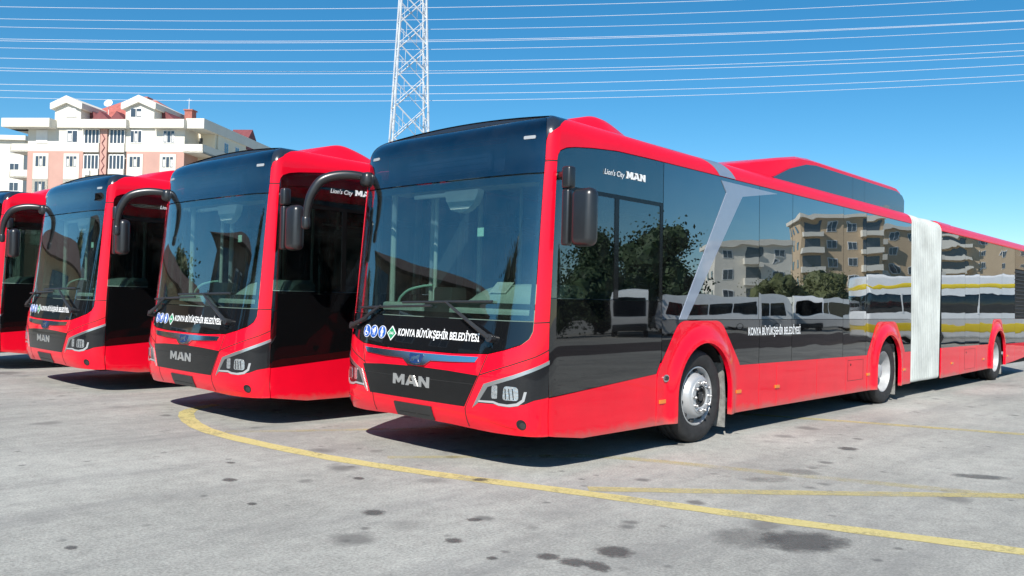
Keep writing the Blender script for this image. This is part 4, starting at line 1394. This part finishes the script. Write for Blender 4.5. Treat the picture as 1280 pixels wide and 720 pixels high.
# roof
bm = bmesh.new()
R0 = [bl(-53, 1.5, 19.5), bl(-37, 1.5, 19.5), bl(-37, 15.5, 19.5), bl(-53, 15.5, 19.5), bl(-47.0, 6.5, 23.6), bl(-43.6, 6.5, 23.6)]
rv = [bm.verts.new(v) for v in R0]
for f in ((0, 1, 5, 4), (1, 2, 5), (2, 3, 4, 5), (3, 0, 4)): bm.faces.new([rv[i] for i in f])
rf = bpart('roof', bm, M['rooftile'])
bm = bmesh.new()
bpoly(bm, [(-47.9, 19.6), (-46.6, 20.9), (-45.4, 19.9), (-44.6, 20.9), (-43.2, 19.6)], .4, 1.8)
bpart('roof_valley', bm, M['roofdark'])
for s, z0, z1, w in ((-44.0, 22.5, 23.35, 1.0), (-38.4, 20.5, 21.9, .9)):
    bm = bmesh.new(); bbox(bm, s - w / 2, s + w / 2, 4.6, 5.6, z0 - 2, z1); bbox(bm, s - w / 2 - .1, s + w / 2 + .1, 4.5, 5.7, z1, z1 + .15)
    bpart('chimney', bm, M['chimney'], rf)
bm = bmesh.new()
dc = bl(-46.6, 2.0, 22.1)
bmesh.ops.create_cone(bm, cap_ends=True, segments=20, radius1=.48, radius2=.12, depth=.22, matrix=Matrix.Translation(dc) @ (-HF + Vector((0, 0, .5))).to_track_quat('-Z', 'Y').to_matrix().to_4x4())
tube(bm, [dc + HF * .1, dc + Vector((0, 0, -1.8))], .04, 6)
bpart('satellite_dish', bm, M['shutter'], rf)
bm = bmesh.new()
tube(bm, [bl(-38.6, 5.1, 21.9), bl(-38.6, 5.1, 23.4)], .04, 6); tube(bm, [bl(-38.9, 5.1, 23.2), bl(-38.3, 5.1, 23.2)], .03, 6)
bpart('antenna', bm, M['steel'], rf)

# neighbour at the far left, and the white one past the right-hand end
def plain_block(name, at, rz, w, d, h, label, roof='flat', storeys=6, mat='wallwhite', bal=True, cat='building', cols=4, group=None, wins=True):
    rise = 1.3 if cat == 'house' else 3.0
    t = empty(name, at, rz)
    bm = bmesh.new(); box(bm, (-w / 2, 0, 0), (w / 2, d, h))
    mobj('wall', bm, M[mat], t, 0)
    sh = h / storeys
    for k in range(storeys):
        if bal:
            for cx in ((-w * .36, w * .36) if w > 12 else (w * .0,)):
                bm = bmesh.new(); box(bm, (cx - w * .13, -1.3, k * sh + .1), (cx + w * .13, .0, k * sh + 1.05)); mobj('balcony', bm, M['wallwhite'], t, 0)
                bm = bmesh.new(); box(bm, (cx - w * .10, -.05, k * sh + 1.1), (cx + w * .10, .02, k * sh + sh * .9)); mobj('balcony_glazing', bm, M['pane'], t, 0)
        if wins:
            for c in range(cols):
                x = -w / 2 + w * (c + .5) / cols
                if bal and any(abs(x - cx) < w * .14 for cx in ((-w * .36, w * .36) if w > 12 else (0,))): continue
                bm = bmesh.new(); box(bm, (x - .75, -.06, k * sh + .95), (x + .75, .02, k * sh + 2.35)); f_ = mobj('window', bm, M['shutter'], t, 0)
                bm = bmesh.new(); box(bm, (x - .65, -.09, k * sh + 1.05), (x - .05, -.03, k * sh + 2.25)); box(bm, (x + .05, -.09, k * sh + 1.05), (x + .65, -.03, k * sh + 2.25)); mobj('pane', bm, M['pane'], f_, 0)
            for c in range(max(1, int(d / 4))):
                for sx in (-1, 1):
                    y = d * (c + .5) / max(1, int(d / 4))
                    bm = bmesh.new(); box(bm, (sx * w / 2 - .06, y - .6, k * sh + 1.0), (sx * w / 2 + .06, y + .6, k * sh + 2.3)); mobj('window', bm, M['pane'], t, 0)
    bm = bmesh.new()
    if roof == 'flat':
        box(bm, (-w / 2 - .5, -.6, h), (w / 2 + .5, d + .4, h + .7))
        mobj('roof_parapet', bm, M['wallwhite'], t, 0)
    elif roof == 'gable':
        prism(bm, [(-w / 2 - .6, h), (w / 2 + .6, h), (0, h + w * .22)], 1, -.8, d + .5)
        mobj('roof', bm, M['wallwhite'], t, 0)
    else:
        vs_ = [bm.verts.new(q) for q in ((-w / 2 - .8, -.9, h), (w / 2 + .8, -.9, h), (w / 2 + .8, d + .8, h), (-w / 2 - .8, d + .8, h), (-w * .2, d / 2, h + rise), (w * .2, d / 2, h + rise))]
        for f in ((0, 1, 5, 4), (1, 2, 5), (2, 3, 4, 5), (3, 0, 4), (3, 2, 1, 0)): bm.faces.new([vs_[i] for i in f])
        mobj('roof', bm, M['roofbrown' if cat == 'house' else 'rooftile'], t, 0)
    return tag(t, label, cat, group)
def far(s, d):
    q = CAMP + HF * d + HR * s
    return (q.x, q.y, 0)
VA = math.atan2(HF.y, HF.x) - PI / 2
plain_block('apartment_building', far(-80.5, 128), VA, 11, 10, 23.2, 'pale building with stacked balconies, half hidden at the left edge', storeys=8)
plain_block('apartment_building', far(-36.5, 122), VA + R(20), 9.5, 22, 20.2, 'white low gabled roof just showing right of the pink and white apartment block', 'gable', 6, wins=False, bal=False)

# ------------------------------------------------------------------ lattice pylon and its cables
py = empty('lattice_pylon', tuple(CAMP + HF * 70 + HR * -8.95 - Vector((0, 0, CAMP.z))))
py.rotation_euler = (0, 0, VA + R(14))
tag(py, 'tall white steel lattice pylon rising behind the second red bus from the right', 'pylon')
def hw_(z): return float(np.interp(z, [0, 14.5, 26, 40], [2.15, 1.45, 1.02, .55]))
bm = bmesh.new()
for sx in (-1, 1):
    for sy in (-1, 1):
        zs_ = [0, 5, 10, 14.5, 20, 26, 33, 40]
        pts = [Vector((sx * hw_(z), sy * hw_(z), z)) for z in zs_]
        for a, b in zip(pts, pts[1:]):
            d_ = b - a
            tube(bm, [a, b], .085, 4)
mobj('leg', bm, M['steel'], py, 0)
bm = bmesh.new()
z = 0.
k = 0
while z < 39:
    h = max(1.3, hw_(z) * 1.9)
    z2 = min(40, z + h)
    a, b = hw_(z), hw_(z2)
    zm = (z + z2) / 2; c = hw_(zm)
    for sy in (-1, 1):
        tube(bm, [(-a, sy * a, z), (b, sy * b, z2)] if sy > 0 else [(a, -a, z), (-b, -b, z2)], .055, 4)
        tube(bm, [(a, sy * a, z), (-b, sy * b, z2)] if sy > 0 else [(-a, -a, z), (b, -b, z2)], .032, 4)
        tube(bm, [(sy * a, -a, z), (sy * b, b, z2)], .045, 4)
        tube(bm, [(sy * a, a, z), (sy * b, -b, z2)], .032, 4)
        tube(bm, [(.5 * c, sy * c, zm + h * .25), (.5 * c, sy * c, zm - h * .25)], .022, 4)
        tube(bm, [(-.5 * c, sy * c, zm + h * .25), (-.5 * c, sy * c, zm - h * .25)], .022, 4)
        tube(bm, [(.5 * c, sy * c, zm + h * .25), (c, sy * c, zm)], .022, 4)
        tube(bm, [(-.5 * c, sy * c, zm - h * .25), (-c, sy * c, zm)], .022, 4)
    z = z2
mobj('bracing', bm, M['steel'], py, 0)
for z0, wd in ((29.5, 6), (33.5, 7.5), (37.5, 6)):
    bm = bmesh.new()
    for sx in (-1, 1):
        for sy in (-1, 1):
            tube(bm, [(0, sy * hw_(z0), z0), (sx * wd, 0, z0 + .3)], .06, 4)
        tube(bm, [(0, 0, z0 + 1.6), (sx * wd, 0, z0 + .3)], .06, 4)
    mobj('cross_arm', bm, M['steel'], py, 0)

WIRES = [(62, .00051, .04834, 22.96857), (66, .00051, .04984, 23.41239), (70, .00045, .04452, 23.89729), (62, .00048, .04615, 20.53971), (63, .00048, .04727, 20.73798), (70, .00045, .04639, 22.22552),
         (62, .00051, .04254, 18.93527), (66, .00051, .04485, 19.32867), (63, .00046, .04239, 18.3224), (62, .00052, .04732, 17.16401), (66, .0005, .04324, 17.5028), (70, .00048, .04412, 17.91362)]
ORD = ['topmost', 'second', 'third', 'fourth', 'fifth', 'sixth', 'seventh', 'eighth', 'ninth', 'tenth', 'eleventh', 'lowest']
for i, (D, a, b, c) in enumerate(WIRES):
    bm = bmesh.new()
    tube(bm, [CAMP + HF * D + HR * s + Vector((0, 0, a * s * s + b * s + c - CAMP.z)) for s in range(-70, 91, 4)], .019, 5)
    o = mobj('power_line', bm, M['wire'], None)
    tag(o, ('%s thin pale overhead cable crossing the blue sky' % ORD[i]) if i in (0, 11) else ('%s thin pale overhead cable from the top of the blue sky' % ORD[i]), 'cable', 'overhead cables across the sky')

# ------------------------------------------------------------------ the yard behind the camera, seen only as reflections in glass and paint
M['vanwhite'] = paint('white_vehicle_paint', (.78, .78, .77), .3, .002, dirt=False)
M['vehglass'] = paint('vehicle_glass', (.015, .018, .02), .06, 0, dirt=False)
M['vehyellow'] = paint('yellow_vehicle_paint', (.85, .62, .02), .3, .002, dirt=False)
M['tan'] = simple('tan_render', (.50, .38, .25), .85, 0, 0, .06, .4)
M['roofbrown'] = simple('brown_roof_tiles', (.075, .045, .038), .85, 0, 0, .2, 3)
M['brown'] = simple('brown_render', (.20, .155, .12), .85, 0, 0, .1, .5)
M['bark'] = simple('bark', (.09, .065, .045), .9, 0, 0, .3, 8)

def veh_wheels(t, xs, w, r):
    for x in xs:
        for s in (-1, 1):
            bm = bmesh.new()
            lathe_y(bm, [(r * .6, s * .02), (r * .9, s * .03), (r, 0), (r, -s * .2), (r * .6, -s * .22)], (x, s * w / 2, r), 24)
            q = mobj('wheel', bm, M['rubber'], t)
            bm = bmesh.new()
            lathe_y(bm, [(r * .62, s * .02), (r * .5, s * .0), (r * .25, s * .02), (0, s * .02)], (x, s * w / 2, r), 20)
            mobj('rim', bm, M['rim'], q)

def minibus():
    t = empty('minibus')
    prof = rnd([(-3.4, .35), (3.4, .35), (3.4, 2.75), (-2.9, 2.78), (-3.25, 2.2), (-3.45, 1.25)], [.1, .15, .25, .35, .2, .1], 4)
    bm = bmesh.new()
    vs_ = prism(bm, prof, 1, -1.05, 1.05)
    mobj('body', bm, M['vanwhite'], t, 30)
    for s in (-1, 1):
        for a, b in ((-2.9, -1.7), (-1.62, -.1), (-.02, 1.5), (1.58, 3.1)):
            bm = bmesh.new(); prism(bm, rnd([(a, 1.35), (b, 1.35), (b, 2.25), (a + (.25 if a < -2.5 else 0), 2.25)], .08), 1, s * 1.045, s * 1.06)
            mobj('side_window', bm, M['vehglass'], t, 0)
    bm = bmesh.new(); prism(bm, rnd([(-.92, 1.35), (.92, 1.35), (.88, 2.3), (-.88, 2.3)], .12), 0, 3.395, 3.41); mobj('rear_window', bm, M['vehglass'], t, 0)
    bm = bmesh.new()
    w = [bm.verts.new(q) for q in ((-3.46, -.92, 1.35), (-3.46, .92, 1.35), (-3.26, .88, 2.25), (-3.26, -.88, 2.25))]
    bm.faces.new(w); bmesh.ops.solidify(bm, geom=bm.faces[:], thickness=.02)
    mobj('windscreen', bm, M['vehglass'], t, 0)
    bm = bmesh.new(); box(bm, (-3.55, -1.0, .32), (-3.3, 1.0, .75), .05); mobj('bumper', bm, M['plastic'], t)
    veh_wheels(t, (-2.2, 2.0), 2.05, .38)
    return t
MB = minibus()
GM = 'white minibuses parked across the yard'
tag(MB, 'white minibus mirrored just left of the silver stripe in the side of the nearest bus', 'minibus', GM)
MB.location = (37.0, -26, 0); MB.rotation_euler = (0, 0, R(-34))
for (x, y, rz), lab in (((45, -25.5, 50), 'white minibus mirrored between the driver window and the silver stripe of the nearest bus'),
                        ((52, -26.5, 228), 'white minibus showing its rear window, mirrored right of the silver stripe'),
                        ((59, -25.5, -40), 'white minibus mirrored above the white side lettering of the nearest bus'),
                        ((66, -26, 48), 'white minibus mirrored midway along the side of the nearest bus'),
                        ((74, -26.5, -36), 'white minibus mirrored next to the yellow and white bus')):
    c = dup(MB); c.location = (x, y, 0); c.rotation_euler = (0, 0, R(rz)); c['label'] = lab

yb = empty('city_bus', (31.9, -10.6, 0), R(52))
tag(yb, 'white and yellow city bus mirrored in the rear half of the nearest red bus', 'bus')
bm = bmesh.new(); box(bm, (0, -1.25, .30), (12, 1.25, 3.05), .12, 4); mobj('body', bm, M['vanwhite'], yb, 40)
for nm, z0, z1, mat in (('yellow_band', .52, 1.08, 'vehyellow'), ('yellow_band', 2.42, 2.74, 'vehyellow'), ('window_band', 1.38, 2.30, 'vehglass')):
    bm = bmesh.new(); box(bm, (-.012, -1.262, z0), (12.012, 1.262, z1), .125, 4)
    mobj(nm, bm, M[mat], yb, 40)
bm = bmesh.new()
for x in (1.4, 2.9, 4.4, 6.6, 8.3, 10): box(bm, (x, 1.258, 1.4), (x + .07, 1.268, 2.29))
mobj('window_bar', bm, M['vanwhite'], yb, 0)
bm = bmesh.new(); box(bm, (-.03, -1.0, .95), (.0, 1.0, 1.36)); box(bm, (-.03, -.9, .42), (0, .9, .7)); mobj('front_panel', bm, M['vanwhite'], yb, 0)
veh_wheels(yb, (2.6, 8.4), 2.46, .48)

GA = 'apartment blocks mirrored in the bus side'
plain_block('apartment_building', (108, -54, 0), R(232), 11, 12, 11.5, 'white apartment block with balconies mirrored right of the silver stripe', 'flat', 4, 'wallwhite', True, 'building', 3, GA)
plain_block('apartment_building', (136, -52, 0), R(236), 13, 13, 17.5, 'tall tan apartment tower with white balconies mirrored midway along the bus side', 'flat', 6, 'tan', True, 'building', 4, GA)
plain_block('apartment_building', (160, -50, 0), R(230), 14, 13, 17.5, 'tan apartment block with curved balconies mirrored in front of the bellows', 'flat', 6, 'tan', True, 'building', 4, GA)
plain_block('apartment_building', (208, -44, 0), R(236), 30, 14, 25, 'broad tan apartment block mirrored behind the bellows', 'flat', 9, 'tan', True, 'building', 7, GA)
plain_block('detached_house', (-18.5, 21.5, 0), R(42), 15, 8, 6.6, 'brown house with a dark hipped roof mirrored in the nearest windscreen', 'hip', 2, 'brown', True, 'house', 6)
plain_block('detached_house', (-6.5, 24, 0), R(12), 8, 7, 3.6, 'low tan house with a brown roof mirrored at the left of the nearest windscreen', 'hip', 1, 'tan', True, 'house', 4)

def leaf_mat(name, a, b):
    mt, nt, N, L, p = new_mat(name)
    n = noise(N, L, 1.4, 4, .6, texco(N))
    L.new(ramp(N, L, n.outputs[0], [(.3, a), (.7, b)]).outputs[0], p.inputs['Base Color'])
    p.inputs['Roughness'].default_value = .7
    return mt
M['leaf'] = leaf_mat('dark_foliage', (.018, .040, .014), (.05, .085, .028))
M['leaf2'] = leaf_mat('olive_foliage', (.05, .065, .02), (.11, .12, .04))
def tree(at, h, w, kind, label, mat='leaf', n=9000):
    t = empty('tree', at)
    rng = random.Random(int(at[0] * 13 + at[1] * 7))
    bm = bmesh.new()
    tube(bm, [(0, 0, 0), (.05, .03, h * .4), (0, .08, h * .92)], [.035 * h * .6, .03 * h * .5, .02], 8)
    for k in range(7):
        a = k * 2.4; z0 = h * (.3 + .07 * k)
        tube(bm, [(0, 0, z0), (math.cos(a) * w * .3, math.sin(a) * w * .3, z0 + h * .08)], [.012 * h, .01], 5)
    mobj('trunk', bm, M['bark'], t)
    bm = bmesh.new()
    cl = []
    for k in range(44):
        z = rng.uniform(.16, 1)
        rad = (w / 2) * ((1 - z) * 1.05 + .08 if kind == 'conifer' else math.sqrt(max(.05, 1 - (2 * z - 1.1) ** 2)))
        a = rng.uniform(0, 2 * PI); r_ = rad * math.sqrt(rng.uniform(.1, 1))
        cl.append((Vector((math.cos(a) * r_, math.sin(a) * r_, z * h)), w * rng.uniform(.10, .2)))
    for c, s in cl:      # the inner mass of twigs and shaded leaves of each clump
        r_ = bmesh.ops.create_icosphere(bm, subdivisions=2, radius=s * 1.05, matrix=Matrix.Translation(c))
        for v in r_['verts']: v.co += (v.co - c) * rng.uniform(-.35, .3)
    for k in range(n):
        c, s = rng.choice(cl)
        q = c + Vector((rng.gauss(0, s), rng.gauss(0, s), rng.gauss(0, s * .7)))
        d1 = Vector((rng.uniform(-1, 1), rng.uniform(-1, 1), rng.uniform(-1, 1))).normalized()
        d2 = d1.orthogonal().normalized()
        l_ = rng.uniform(.07, .15) * (h / 6)
        bm.faces.new([bm.verts.new(q + v) for v in (d1 * l_, d2 * l_ * .6, -d1 * l_, -d2 * l_ * .6)])
    mobj('crown', bm, M[mat], t, 0)
    return tag(t, label, 'tree', 'trees mirrored in the buses')
tree((33.0, -30, 0), 5.0, 3.8, 'conifer', 'dark conifer mirrored in the driver window of the nearest bus')
tree((40.0, -31, 0), 6.0, 4.8, 'conifer', 'broad dark pine mirrored between the mirror and the silver stripe')
tree((46.5, -30, 0), 6.9, 5.2, 'round', 'round dark tree mirrored just left of the silver stripe')
tree((72, -33, 0), 4.8, 4.4, 'round', 'olive green bush tree mirrored in front of the tan apartments', 'leaf2', 6000)
tree((82, -33, 0), 5.4, 4.6, 'round', 'olive tree with a rounded crown mirrored above the parked minibuses', 'leaf2', 6000)
tree((-20.5, 7.5, 0), 6.2, 5.4, 'round', 'dark bushy tree mirrored at the right of the nearest windscreen')
tree((-25, 13.5, 0), 5.0, 4.0, 'round', 'leafy tree mirrored in the middle of the nearest windscreen')
tree((-11, 30, 0), 5.5, 3.0, 'round', 'pale green tree mirrored in the windscreen of the third bus', 'leaf2')
